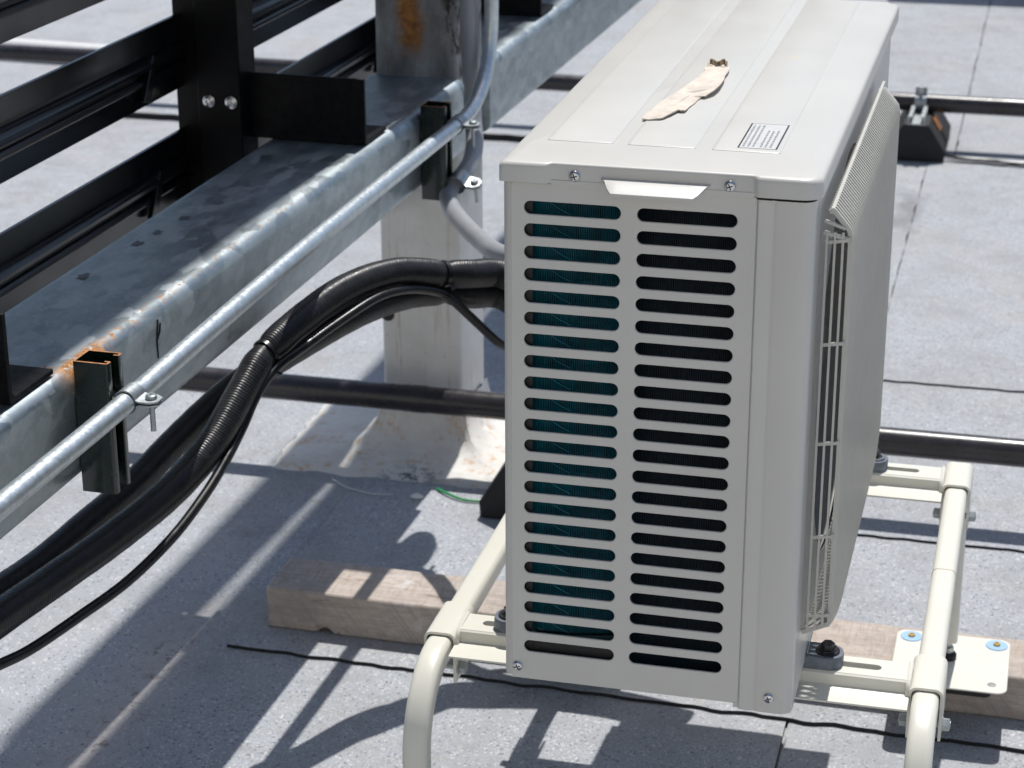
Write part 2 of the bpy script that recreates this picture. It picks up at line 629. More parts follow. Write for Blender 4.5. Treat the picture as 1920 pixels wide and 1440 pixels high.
def sheet(x0, x1, y0, y1, ztop, jag=.0025, seed=1, slant=0.0):
    rr = random.Random(seed)
    P = []

    def edge(a, b, nseg):
        wob = [noise.noise(Vector((seed * 3.1 + k * .35, 0, 0))) for k in range(nseg)]
        for k in range(nseg):
            t = k / nseg
            x, y = a[0] + (b[0] - a[0]) * t, a[1] + (b[1] - a[1]) * t
            if k:
                j = wob[k] * jag * 3 + rr.uniform(-jag, jag) * .25
                if abs(b[0] - a[0]) < abs(b[1] - a[1]):
                    j *= .35
                if abs(b[0] - a[0]) > abs(b[1] - a[1]):
                    y += j
                else:
                    x += j
            P.append((x, y))
    vis = 220
    edge((x0, y0), (x1, y0 + slant), vis)
    edge((x1, y0 + slant), (x1, y1), 60)
    edge((x1, y1), (x0, y1), 4)
    edge((x0, y1), (x0, y0), 160)
    g = G()
    top = [(x, y, ztop) for x, y in P]
    bot = [(x, y, GZ - .0075) for x, y in P]
    n = len(P)
    g.add(top, [tuple(range(n))], 0)
    g.add(top + bot, [(i, (i + 1) % n, n + (i + 1) % n, n + i) for i in range(n)], 1)
    return obj('membrane_sheet', g, ['roof', 'bitumen'], roof, smooth=0)


sheet(-3, -.700, -1.5, 3.66, GZ - .0015, seed=1)
sheet(-.704, .222, -1.5, 2.6, GZ - .0005, seed=2)
sheet(.226, 2.5, -1.5, .95, GZ - .0012, seed=3)
sheet(-.60, 2.5, .715, 1.345, GZ + .0050, jag=.0022, seed=4, slant=-.07)
sheet(.05, 2.5, 1.312, 2.06, GZ + .0095, jag=.0014, seed=5, slant=-.01)
sheet(-.35, .208, 2.023, 3.70, GZ + .0125, jag=.004, seed=6)
sheet(.210, 2.5, 2.019, 3.70, GZ + .0135, jag=.0012, seed=7)
sheet(-3, .271, 3.665, 8, GZ + .0165, seed=8)
sheet(.274, 3.5, 3.662, 8, GZ + .0175, jag=.004, seed=9)

# ------------------------------------------------------------------ unseen walls added beyond the frame for shade and bounce
gp = G()
gp.box(-.05, 4, 6.50, 6.70, GZ - .005, 1.16)
pw = tag(obj('added_parapet_wall', gp, 'added_parapet', bevel=.01), 'unseen parapet wall added to shade the far edge of the roof', 'wall')

gp = G()
gp.box(-5, 6, -5.2, -5.0, GZ - .005, 3.6)  # added out of view to throw fill light onto the end panel
tag(obj('bounce_wall', gp, 'bouncewall', bevel=.01), 'unseen pale wall added behind the viewer to bounce light', 'wall')

# ------------------------------------------------------------------ fence steel
BT, BB, BWID = .270, .143, .173


def beam(name, u0, u1, zb, zt, mat, label, v1=0.0, v0=-BWID, cat='beam'):
    g = G()
    prof = rrect(v0, v1, zb, zt, .017, 6)
    us = [u0 + (u1 - u0) * k / 6 for k in range(7)]
    g.loops([[F(u, v, z) for v, z in prof] for u in us])
    return tag(obj(name, g, mat), label, cat)


bnear = beam('steel_beam', -1.7, 1.489, BB, BT, 'galv', 'galvanised steel beam with rusty top edge running past the near side of the column', cat='steel beam')
bfar = beam('steel_beam', 1.637, 6.2, BB, BT, 'galv_far', 'plain galvanised steel beam running on beyond the far side of the column', cat='steel beam')
bup = beam('steel_beam', -1.7, 6.2, 2.95, 3.08, 'galv_far', 'upper galvanised steel beam of the louvre screen, above the picture', v0=-.168, v1=.0, cat='steel beam')
# felt pen marks on the beam face
gm = G()
for pts in ([(.275, .268), (.272, .252), (.270, .243), (.2705, .222)], [(.281, .262), (.2785, .252), (.271, .244)]):
    gm.tube([F(u, .0005, z - .012) for u, z in pts], .0011, 6)
obj('pen_mark', gm, 'ink', bnear)
gm = G()
gm.tube([F(.272 + .010 * math.cos(a) + .004 * k / 8, .0005, .178 + .015 * math.sin(a)) for k, a in enumerate([math.radians(d) for d in range(185, -10, -24)])], .0012, 6)
obj('pen_mark', gm, 'ink', bnear)
gm = G()
for (uu, vv) in ((.55, -.125), (.50, -.13), (.62, -.118), (.36, -.135)):
    ring = []
    for k in range(14):
        a = 2 * math.pi * k / 14
        q = rnd.uniform(.004, .010)
        ring.append(F(uu + q * 1.5 * math.cos(a), vv + q * math.sin(a), BT + .0006))
    gm.add(ring, [tuple(range(14))])
obj('dark_spatter', gm, 'inkgrey', bnear, smooth=0)

# column with brushed white base
gc = G()
prof = rrect(-.157, -.012, 1.490, 1.636, .010, 4)
gc.loops([[F(u, v, z) for v, u in prof] for z in (GZ - .005, -.1, .14, .27, .6, 1.2, 3.2)])
column = tag(obj('column', gc, 'column'), 'square steel column, cream below and rust stained grey above the beam', 'column')
gf = G()
sk = []
CX, CY = F(1.563, -.0845, 0).x, F(1.563, -.0845, 0).y
for k, (ex, z) in enumerate(((.076, -.315), (.082, -.345), (.094, -.372), (.118, -.391), (.150, -.399), (.170, -.4025), (.176, -.4135))):
    ring = []
    n = 96
    for i in range(n):
        a = 2 * math.pi * i / n
        ca, sa = math.cos(a), math.sin(a)
        m = max(abs(ca), abs(sa))
        x, y = ca / m * ex, sa / m * ex
        fx = 1.0 + .45 * (k >= 3) * ((k - 2) / 4.0) * (1 if ca < 0 else .35)
        fy = 1.0 + .18 * (k >= 3) * ((k - 2) / 4.0)
        w = noise.noise(Vector((ca * 3, sa * 3, k * .4))) * .006 + (noise.noise(Vector((ca * 9, sa * 9, 5))) * .012 if k >= 5 else 0)
        ring.append((CX + x * fx + w, CY + y * fy + w, z + noise.noise(Vector((ca * 5, sa * 5, 3 + k))) * .0016))
    sk.append(ring)
gf.loops(sk, False, False)
obj('base_coating', gf, 'coating', column)
# weld scar / hole on the column face
gh = G()
gh.lathe(F(1.4895, -.145, -.155), FU * -1, ((.011, 0), (.0125, .0012), (.009, .002), (.003, .0022)), 14)
obj('bolt_hole', gh, 'ink', column)

# ------------------------------------------------------------------ louvre screen
scr = thing('louvre_screen', 'black louvred screen with long horizontal blades standing behind the steel beam', 'louvre screen', F(1, -.3, GZ))
bl = [(-.2880, .350), (-.2850, .3504), (-.2835, .372), (-.2830, .380), (-.2790, .3815), (-.2768, .3845), (-.2775, .3885), (-.2805, .3915), (-.2850, .3925), (-.2855, .397), (-.2830, .3990), (-.2760, .4005), (-.2715, .4050), (-.2710, .4105), (-.2740, .4155), (-.2795, .4190), (-.2850, .4205), (-.2862, .425), (-.2842, .458), (-.2885, .4585), (-.2905, .425), (-.2905, .395), (-.2875, .370)]
g = G()
g.loops([[F(u, v, z) for v, z in bl] for u in (-1.7, 1.0, 3.0, 6.2)])
blade = obj('louvre_blade', g, 'black', scr, smooth=30)
for k in range(-1, 16):
    if k:
        dup_part(blade, scr, (0, 0, .17 * k))
# posts with screws, at each bracket
def post_parts(u0):
    g = G()
    g.box(-.258, -.190, u0, u0 + .062, .165, 3.15, FB)
    p = obj('post', g, 'postblack', scr, bevel=.002)
    g = G()
    g.box(-.2965, -.2585, u0 + .012, u0 + .050, .170, 3.15, FB)
    obj('blade_channel', g, 'postblack', scr, bevel=.0015)
    for v in (-.240, -.205):
        for zz in (.333, .333 + .85):
            g = G()
            g.lathe(F(u0 - .0003, v, zz), -FU, ((.0095, 0), (.0095, .001), (.0078, .0016), (.0078, .0042), (.005, .0055), (.0035, .0055), (.003, .002)), 14)
            obj('screw', g, 'steel_screw', p)
for u0 in (-.075, .992, 1.97, 2.95, 3.93):
    post_parts(u0)
    for k in range(-1, 6):
        g = G()
        z0 = .351 + .17 * k
        g.prism([(-.150, z0 + .012), (-.128, z0 + .008), (-.098, z0 + .066), (-.112, z0 + .072)], -.2795, -.2715, lambda p, q, t: F(u0 + p, t, q))
        obj('blade_clip', g, 'black', scr, bevel=.001)
# angle brackets sitting on the beam
for i, u0 in enumerate((-.052, 1.032, 2.02, 3.0)):
    g = G()
    prof = [(0, .002), (.095, .002), (.095, .008), (.012, .008), (.006, .014), (.006, .100), (0, .100)]
    g.prism(prof, -.189, -.012, lambda p, q, t: F(u0 + p, t, BT + q))
    br = obj('angle_bracket', g, 'blackworn', scr, bevel=.0012)
    if i < 2:
        g = G()
        g.lathe(F(u0 + .052, -.070, BT + .008), (0, 0, 1), ((.011, 0), (.011, .0015), (.0075, .0018), (.0075, .006), (.004, .0065)), 6)
        obj('bracket_bolt', g, 'zinc', br)

# ------------------------------------------------------------------ strut channels on the beam
def strut(u0, label):
    t = thing('strut_channel', label, 'strut channel', F(u0 + .018, .02, .13), 'strut channels on the beam')
    z0, z1, w, d, tk = .131, .2815, .0375, .041, .0026
    C = [(.002, 0), (w - .002, 0), (w - .0005, .0006), (w, .002), (w, d - .003), (w - .001, d - .0007), (w - .003, d), (w - .0085, d), (w - .0095, d - .001), (w - .0095, d - .007), (w - .0095 + tk, d - .007), (w - .0085 + tk * .6, d - tk), (w - tk - .0005, d - tk), (w - tk, d - tk - .001), (w - tk, tk)]
    R = [(w - p, q) for p, q in C][::-1]
    poly = C + R
    g = G()
    pts = [F(u0 + p, .0012 + q, z0) for p, q in poly]
    pt2 = [F(u0 + p, .0012 + q, z1) for p, q in poly]
    n = len(poly)
    g.add(pts + pt2, [(i, (i + 1) % n, n + (i + 1) % n, n + i) for i in range(n)], 0)
    h = len(C)
    # cut faces split into convex quads between the outer and inner outline
    o = [0, 1, 2, 3, 4, 5, 6, 7, 8, 9]
    for zi, base in ((0, 0), (1, n)):
        quad = [(4, 13, 14, 3), (4, 5, 12, 13), (5, 6, 11, 12), (6, 7, 8, 11), (8, 9, 10, 11)]
        for q in quad:
            g.f.append(tuple(base + k for k in q)); g.mi.append(1)
            g.f.append(tuple(base + (n - 1 - k) for k in q)); g.mi.append(1)
        g.f.append((base + 3, base + 14, base + n - 1 - 14, base + n - 1 - 3)); g.mi.append(1)
        g.f.append((base + 0, base + 1, base + 2, base + 3, base + n - 4, base + n - 3, base + n - 2, base + n - 1)); g.mi.append(1)
    obj('channel', g, ['strut', 'cutedge'], t, smooth=25)
    return t


st1 = strut(.0605, 'dark green strut channel on the beam at lower left, beside the rust patch')
st2 = strut(1.248, 'dark green strut channel on the beam just in front of the column')


def strap(name, label, u, v, z, axis, r, bolt_dir=1.0, group='pipe straps on the strut channels'):
    """two piece strut strap round a conduit running along axis"""
    t = thing(name, label, 'pipe strap', F(u, v, z), group)
    A = Vector(axis).normalized()
    side = FV - A * FV.dot(A)
    side.normalize()
    up = side.cross(A) * -1
    if up.z < 0:
        up = -up
    c = F(u, v, z)
    for s, nm in ((1, 'upper_half'), (-1, 'lower_half')):
        prof = [(-r - .024, .0012)]
        prof += [(-r - .004, .0012)]
        prof += [((r + .0009) * -math.cos(a), max(.0012, (r + .0009) * math.sin(a))) for a in [math.radians(d) for d in range(12, 172, 13)]]
        prof += [(r + .004, .0012), (r + .024, .0012)]
        outer = [(p, q + .0018) for p, q in prof]
        poly = prof + outer[::-1]
        hw = .0125 if s > 0 else .0115
        g = G()
        L = []
        for k, w in enumerate((-hw, -hw * .5, hw * .5, hw)):
            ring = []
            for p, q in poly:
                e = 1.0
                pp = p
                if p > r + .01 and abs(w) >= hw * .9:
                    pp = p - .008
                ring.append(c + side * pp + up * (q * s) + A * w)
            L.append(ring)
        n = len(prof)
        g.loops(L, False, False)
        m = len(poly)
        for b in (0, 3):
            for i in range(n - 1):
                g.f.append((b * m + i, b * m + i + 1, b * m + m - 2 - i, b * m + m - 1 - i)); g.mi.append(0)
        obj(nm, g, 'zinc', t, smooth=40)
    b0 = c + side * (r + .0135)
    g = G()
    g.lathe(b0 + up * .003, up, ((.0062, 0), (.0066, .001), (.0062, .004), (.0045, .0052), (.002, .0052), (.0015, .0035)), 12)
    obj('bolt_head', g, 'zinc', t)
    g = G()
    L = []
    for k in range(14):
        L.append((.0032 if k % 2 else .0028, -k * .0024))
    g.lathe(b0 - up * .003, up, L, 10)
    obj('bolt_shank', g, 'zinc', t)
    return t


# thin-wall conduit along the beam, bending up beside the column
ep = [(-1.6, .232), (-.205, .2345), (.08, .2365), (.31, .2425), (.66, .2485), (1.06, .2505), (1.274, .2505)]
path = [F(u, .056, z) for u, z in ep]
path = resample(catmull(path, 10), .03)
bend = [(1.30, .2515), (1.336, .256), (1.372, .266), (1.405, .283), (1.430, .305), (1.447, .333), (1.456, .365), (1.459, .40), (1.460, .5), (1.460, .76)]
path = [p for p in path if (p - FO).dot(FU) < 1.285] + catmull([F(u, .056, z) for u, z in bend], 5)
g = G()
g.tube(path, .0117, 20)
emt = tag(obj('metal_conduit', g, 'emt'), 'shiny zinc conduit clamped along the beam and bending up by the column', 'conduit')
# grey flexible conduit
gp_ = [F(1.452, .018, .76), F(1.452, .018, .6), F(1.450, .020, .41), F(1.446, .024, .30), F(1.430, .032, .225), F(1.395, .045, .19), F(1.345, .055, .173), F(1.300, .056, .163), Vector((-.408, 1.26, .142)), Vector((-.385, 1.19, .137)), Vector((-.343, 1.12, .131)), Vector((-.30, 1.06, .127)), Vector((-.26, 1.0, .131)), Vector((-.20, .96, .137)), Vector((-.05, .935, .145)), Vector((.06, .92, .15))]
gp_ = catmull(gp_, 8)
g = G()
g.tube(gp_, .0145, 18)
tag(obj('flexible_conduit', g, 'greyflex'), 'smooth grey flexible conduit curving from the column to the air conditioner', 'conduit')
g = G()
g.box(-.0115, .074, 1.430, 1.630, .745, .92, FB)  # box added out of view, sized to cast shade on the conduits
tag(obj('added_junction_box', g, 'zinc', bevel=.003), 'unseen zinc junction box added above the picture to end and shade both conduits', 'junction box')
ax = F(.12, .056, .2375) - F(.04, .056, .236)
strap('pipe_strap', 'zinc pipe strap round the metal conduit on the near strut channel', .080, .056, .2367, ax, .0117)
strap('pipe_strap', 'upper zinc strap round the bending metal conduit beside the column', 1.268, .056, .2505, F(1.3, .056, .2515) - F(1.24, .056, .2505), .0117)
strap('pipe_strap', 'lower zinc strap round the grey flexible conduit beside the column', 1.272, .056, .1575, Vector((-.408, 1.26, .142)) - F(1.345, .055, .173), .0138)

# ------------------------------------------------------------------ dark pipes on rubber blocks
def pipe_run(y, z, label, tilt=0.0):
    g = G()
    rr = .0232
    P, R = [], []
    x = -7.0
    P = [(-7, y + 7 * tilt, z), (7, y - 7 * tilt, z)]
    g.tube(P, rr, 24)
    for cx in (-.53, .0) if y < 2 else ():
        g.cyl((cx - .002, y, z), (cx + .002, y, z), rr + .0006, n=24)
        g.cyl((cx + .010, y, z), (cx + .035, y, z), rr + .0009, n=24)
    return tag(obj('roof_pipe', g, 'pipe'), label, 'pipe')


pipe_run(1.408, -.2745, 'long dark brown pipe crossing the roof close behind the air conditioner')
pipe_run(3.802, -.2745, 'long dark brown pipe crossing the roof farther back on rubber blocks', .004)


def block(x, y, label):
    t = thing('pipe_block', label, 'pipe support', (x, y, GZ), 'rubber pipe support blocks')
    zb = GZ + .0135 if y > 2 else GZ + .0055
    prof = [(-.075, 0), (.075, 0), (.077, .028), (.033, .098), (-.033, .098), (-.077, .028)]
    g = G()
    g.prism(prof, y - .148, y + .148, lambda p, q, s: (x + p, s, zb + q))
    obj('rubber_body', g, 'rubber', t, bevel=.004)
    for sgn in (1,):
        for yy in (y - .055,):
            g = G()
            a = Vector((.0385 * sgn, 0, .0935))
            b = Vector((.0585 * sgn, 0, .0605))
            nrm = Vector((sgn * .85, 0, .53)).normalized() * .0018
            L = [(x + a.x, yy, zb + a.z), (x + b.x, yy, zb + b.z), (x + b.x, yy + .055, zb + b.z), (x + a.x, yy + .055, zb + a.z)]
            g.loops([[Vector(p) for p in L], [Vector(p) + nrm for p in L]])
            obj('reflector', g, 'orange', t)
    # steel channel along the top
    g = G()
    c = [(-.0205, 0), (.0205, 0), (.0205, .022), (.011, .022), (.011, .019), (.0175, .019), (.0175, .003), (-.0175, .003), (-.0175, .019), (-.011, .019), (-.011, .022), (-.0205, .022)]
    n = len(c)
    pts = [(x + p, y - .152, zb + .098 + q) for p, q in c] + [(x + p, y + .152, zb + .098 + q) for p, q in c]
    g.add(pts, [(i, (i + 1) % n, n + (i + 1) % n, n + i) for i in range(n)] + [(0, 1, 6, 7), (1, 2, 5, 6), (2, 3, 4, 5), (0, 7, 8, 11), (8, 9, 10, 11)])
    obj('steel_channel', g, 'zinc', t, smooth=25)
    # clamp halves and bolt
    pz = -.2745
    for sgn in (-1, 1):
        g = G()
        L = []
        for a in range(-90, 100, 15):
            ar = math.radians(a)
            L.append((x, y + sgn * .0248 * math.cos(ar), pz + .0248 * math.sin(ar)))
        L.append((x, y + sgn * .004, pz + .044))
        g.sweep(L, [(-.0016, -.015), (.0016, -.015), (.0016, .015), (-.0016, .015)], up=(1, 0, 0))
        obj('pipe_clamp', g, 'zinc', t)
    g = G()
    g.cyl((x, y - .016, pz + .036), (x, y + .016, pz + .036), .0045, n=10)
    g.lathe((x, y - .016, pz + .036), (0, -1, 0), ((.009, 0), (.009, .007)), 6)
    g.lathe((x, y + .012, pz + .036), (0, 1, 0), ((.008, 0), (.008, .006)), 6)
    obj('clamp_bolt', g, 'zinc', t)
    return t


block(.172, 3.802, 'black rubber pipe block with orange reflector under the far pipe')
block(-.280, 1.380, 'black rubber pipe block half hidden behind the air conditioner')

# distant white pipe on the roof behind the louvres
g = G()
g.tube([(-4.5, 4.36, GZ + .05), (-2.15, 4.20, GZ + .05)], .03, 14)
tag(obj('white_pipe', g, 'whitepvc'), 'white plastic pipe lying on the roof far behind the louvres', 'pipe')
g = G()
g.tube(catmull([(.245, 3.70, GZ + .024), (.29, 3.675, GZ + .024), (.36, 3.67, GZ + .024), (.5, 3.66, GZ + .024), (1.2, 3.70, GZ + .024)], 6), .0045, 8)
tag(obj('thin_cable', g, 'cable'), 'thin dark cable lying on the roof right of the far rubber block', 'cable')

# green wire and crumbs by the near block
g = G()
g.tube(catmull([(-.455, 1.325, GZ + .008), (-.43, 1.305, GZ + .010), (-.40, 1.29, GZ + .009), (-.37, 1.292, GZ + .009), (-.34, 1.31, GZ + .009)], 6), .0024, 8)
tag(obj('green_wire', g, 'green'), 'short bright green wire lying on the roof by the column foot', 'wire')

g = G()
g.tube(catmull([(-.640, 1.322, GZ + .0078), (-.608, 1.296, GZ + .0078), (-.580, 1.285, GZ + .0078), (-.552, 1.279, GZ + .0078), (-.520, 1.284, GZ + .0078)], 6), .0011, 6)
tag(obj('white_thread', g, 'white'), 'thin curved white thread lying on the shaded roof before the column', 'thread')


def pebble(x, y, z, r, mat, label, cat):
    g = G()
    prof = [(r * .35, 0), (r * .95, r * .2), (r, r * .45), (r * .6, r * .85), (r * .1, r)]
    L = []
    for rr, h in prof:
        L.append([(x + rr * math.cos(a) * (1 + .3 * noise.noise(Vector((math.cos(a), math.sin(a), r * 90)))) * 1.4, y + rr * math.sin(a), z + h) for a in [2 * math.pi * k / 9 for k in range(9)]])
    g.loops(L)
    return tag(obj(cat, g, mat, smooth=50), label, cat)


pebble(-.478, 1.285, GZ + .0052, .0085, 'whitepvc', 'small pale pebble on the roof beside the green wire', 'pebble')
pebble(-.700, .800, GZ - .0014, .0042, 'whitepvc', 'tiny pale pebble on the shaded roof near the thin black cable', 'pebble')
pebble(-.722, 1.475, GZ - .0014, .009, 'rubber', 'small black scrap on the roof at the left edge of the white coating', 'scrap')

# ------------------------------------------------------------------ insulated pipe bundle
A_ = [(0.09, 0.868, 0.085), (0.0, 0.895, 0.1), (-0.1, 0.905, 0.115), (-0.19, 0.89, 0.126), (-0.232, 0.885, 0.139), (-0.262, 0.85, 0.147), (-0.292, 0.82, 0.154), (-0.344, 0.76, 0.171), (-0.386, 0.68, 0.171), (-0.419, 0.6, 0.154), (-0.448, 0.532, 0.127), (-0.461, 0.477, 0.093), (-0.477, 0.404, 0.047), (-0.502, 0.33, 0.014), (-0.541, 0.238, -0.013), (-0.576, 0.146, -0.029), (-0.596, 0.05, -0.032), (-0.609, -0.05, -0.033), (-0.63, -0.25, -0.04), (-0.66, -0.6, -0.07)]
B_ = [(0.1, 0.872, 0.03), (0.0, 0.9, 0.05), (-0.1, 0.912, 0.065), (-0.19, 0.905, 0.08), (-0.238, 0.9, 0.101), (-0.268, 0.865, 0.11), (-0.298, 0.84, 0.12), (-0.339, 0.79, 0.128), (-0.377, 0.71, 0.129), (-0.417, 0.64, 0.115), (-0.455, 0.57, 0.099), (-0.488, 0.523, 0.081), (-0.514, 0.477, 0.059), (-0.541, 0.422, 0.031), (-0.57, 0.358, -0.002), (-0.596, 0.293, -0.022), (-0.627, 0.22, -0.046), (-0.65, 0.155, -0.056), (-0.669, 0.06, -0.06), (-0.68, -0.05, -0.061), (-0.7, -0.25, -0.063), (-0.73, -0.6, -0.093)]
C_ = [(0.02, 0.86, -0.02), (-0.06, 0.885, -0.045), (-0.13, 0.905, -0.035), (-0.19, 0.905, -0.012), (-0.205, 0.89, 0.02), (-0.225, 0.86, 0.045), (-0.253, 0.835, 0.084), (-0.28, 0.81, 0.122), (-0.296, 0.795, 0.136), (-0.324, 0.755, 0.15), (-0.351, 0.705, 0.153), (-0.38, 0.64, 0.141), (-0.409, 0.57, 0.125), (-0.432, 0.523, 0.11), (-0.444, 0.482, 0.087), (-0.452, 0.45, 0.056), (-0.457, 0.394, 0.028), (-0.465, 0.339, 0.004), (-0.481, 0.275, -0.023), (-0.509, 0.206, -0.05), (-0.539, 0.137, -0.065), (-0.563, 0.06, -0.071), (-0.577, 0.01, -0.067), (-0.605, -0.06, -0.063), (-0.64, -0.25, -0.06), (-0.68, -0.6, -0.09)]


def wrapped(path, r, ties):
    pts = resample(catmull(path, 14), .0011)
    rad = []
    s = 0.0
    for i, p in enumerate(pts):
        if i:
            s += (p - pts[i - 1]).length
        ph = (s / .0040) % 1.0
        k = 1.0 + .055 * (ph if ph < .8 else (1 - ph) * 4) + .018 * noise.noise(p * 60)
        for q, wd in ties:
            d = (p - Vector(q)).length
            if d < wd * 3:
                k *= 1 - .20 * math.exp(-(d / wd) ** 2)
        rad.append(k)
    prof = []
    for i in range(26):
        a = 2 * math.pi * i / 26
        q = r * (1.06 if i in (7, 16) else 1.0)
        prof.append((q * math.cos(a), q * math.sin(a)))
    g = G()
    g.sweep(pts, prof, rad=rad)
    return g


T1, T2 = Vector((-0.292, 0.82, 0.154)), Vector((-0.448, 0.532, 0.127))
ln = thing('insulated_pipes', 'pair of thick black wrapped refrigerant pipes with a cable, arching left from the air conditioner', 'pipe bundle', (-.35, .8, .1))
obj('insulated_pipe', wrapped(A_, .0193, ((T1, .010), (T2, .012))), 'wrap', ln, smooth=60)
obj('insulated_pipe', wrapped(B_, .0178, ((T1 + Vector((-.006, .02, -.035)), .010),)), 'wrap', ln, smooth=60)
cb = thing('power_cable', 'thin black cable looping down beside the wrapped pipes to the lower left', 'cable', (-.46, .5, 0))
g = G()
g.tube(resample(catmull(C_, 12), .006), .0064, 12)
obj('cable_jacket', g, 'cable', cb)


def tie(c, axis, r1, r2, tail):
    g = G()
    A = Vector(axis).normalized()
    a = Vector((0, 0, 1))
    a = (a - A * a.dot(A)).normalized()
    b = A.cross(a)
    P = [Vector(c) + b * (r1 * math.cos(t)) + a * (r2 * math.sin(t)) for t in [2 * math.pi * k / 28 for k in range(29)]]
    g.sweep(P, [(-.0009, -.0028), (.0009, -.0028), (.0009, .0028), (-.0009, .0028)], up=tuple(A), caps=False)
    g.sweep([Vector(c) + Vector(tail[0]), Vector(c) + Vector(tail[1])], [(-.003, -.0022), (.003, -.0022), (.003, .0022), (-.003, .0022)])
    g.sweep([Vector(c) + Vector(tail[1]), Vector(c) + Vector(tail[2])], [(-.002, -.0008), (.002, -.0008), (.002, .0008), (-.002, .0008)])
    return obj('cable_tie', g, 'cable', ln)


tie(T1, Vector(A_[4]) - Vector(A_[6]), .0180, .0180, ((.014, -.010, -.014), (.017, -.013, -.018), (.019, -.016, -.026)))
tie(T2, Vector(A_[8]) - Vector(A_[10]), .0180, .0180, ((.012, -.010, -.016), (.016, -.012, -.020), (.026, -.014, -.022)))
g = G()
cA = Vector((-.590, .352, -.020))
for k in (0, 2, 5):
    p = cA + Vector((-.010, -.016, -.010)) * (k - 2.5) * .42
    ax = Vector((-.45, -.75, -.45)).normalized()
    a = Vector((0, 0, 1)); a = (a - ax * a.dot(ax)).normalized(); b = ax.cross(a)
    g.tube([p + b * (.0190 * math.cos(t)) + a * (.0190 * math.sin(t)) + ax * .002 * math.sin(3 * t + k) for t in [2 * math.pi * q / 24 for q in range(25)]], .0011, 6, caps=False)
obj('copper_wire_wrap', g, 'copper', ln)
g = G()
for k in range(3):
    p = cA + Vector((.0170 - .003 * k, -.010 - .010 * k, .0115 - .006 * k))
    ring = [p + Vector((rnd.uniform(-.004, .004), rnd.uniform(-.004, .004), 0)) + Vector((.006 * math.cos(t), .009 * math.sin(t), .003 * math.sin(t * 2))) for t in [2 * math.pi * q / 9 for q in range(9)]]
    g.loops([ring, [q + Vector((.0004, 0, .0012)) for q in ring]])
obj('tape_scrap', g, 'copper', ln, smooth=0)

# ------------------------------------------------------------------ timber sleeper
PLZ = -.325
tb = thing('timber', 'rough sawn timber sleeper lying across the roof under the far feet of the stand', 'timber', (0, .82, GZ))
g = G()
xs = [-.561 + .3 * k / 60 for k in range(60)] + [-.261 + (1.6 + .261) * k / 50 for k in range(51)]
L = []
for k, x in enumerate(xs):
    y0 = .772 - .016 * x + noise.noise(Vector((x * 4, 1, 0))) * .0012
    y1 = .884 - .010 * x
    zt = PLZ - .0145 + noise.noise(Vector((x * 7, 2, 0))) * .0012
    zb = GZ + .0052
    nz = .009 * max(0, 1 - ((x + .470) / .013) ** 2)
    L.append([(x, y0, zb + nz), (x, y1, zb), (x, y1, zt), (x, y0 + .0, zt)])
g.loops(L)
obj('timber_body', g, 'wood', tb, bevel=.0035, smooth=30)

# ------------------------------------------------------------------ steel stand
stand = thing('condenser_stand', 'cream tubular steel stand with bent legs carrying the air conditioner', 'stand', (.165, .4, GZ))
RXL, RXR, RZ, TW = -.096, .4265, -.032, .0275


def tube_frame(x):
    pr = rrect(-TW / 2, TW / 2, -TW / 2, TW / 2, .0075, 4)
    P = [(x, .008, PLZ + .028)]
    rb = .082
    yc, zc = .008 + rb, RZ - rb
    for k in range(0, 13):
        a = math.radians(180 - 90 * k / 12)
        P.append((x, yc + rb * math.cos(a), zc + rb * math.sin(a)))
    yc = .772 - rb
    for k in range(0, 13):
        a = math.radians(90 - 90 * k / 12)
        P.append((x, yc + rb * math.cos(a), zc + rb * math.sin(a)))
    P.append((x, .772, PLZ + .028))
    g = G()
    g.sweep(P, pr, up=(0, -1, 0))
    o = obj('side_tube', g, 'cream', stand, smooth=40)
    if x < 0:
        return o
    g = G()
    g.sweep([(x, .401, RZ), (x, .4022, RZ)], rrect(-TW / 2 - .0003, TW / 2 + .0003, -TW / 2 - .0003, TW / 2 + .0003, .0075, 4))
    obj('weld_line', g, 'weld', o)
    return o


for x in (RXL, RXR):
    tube_frame(x)

SLOT = .0058


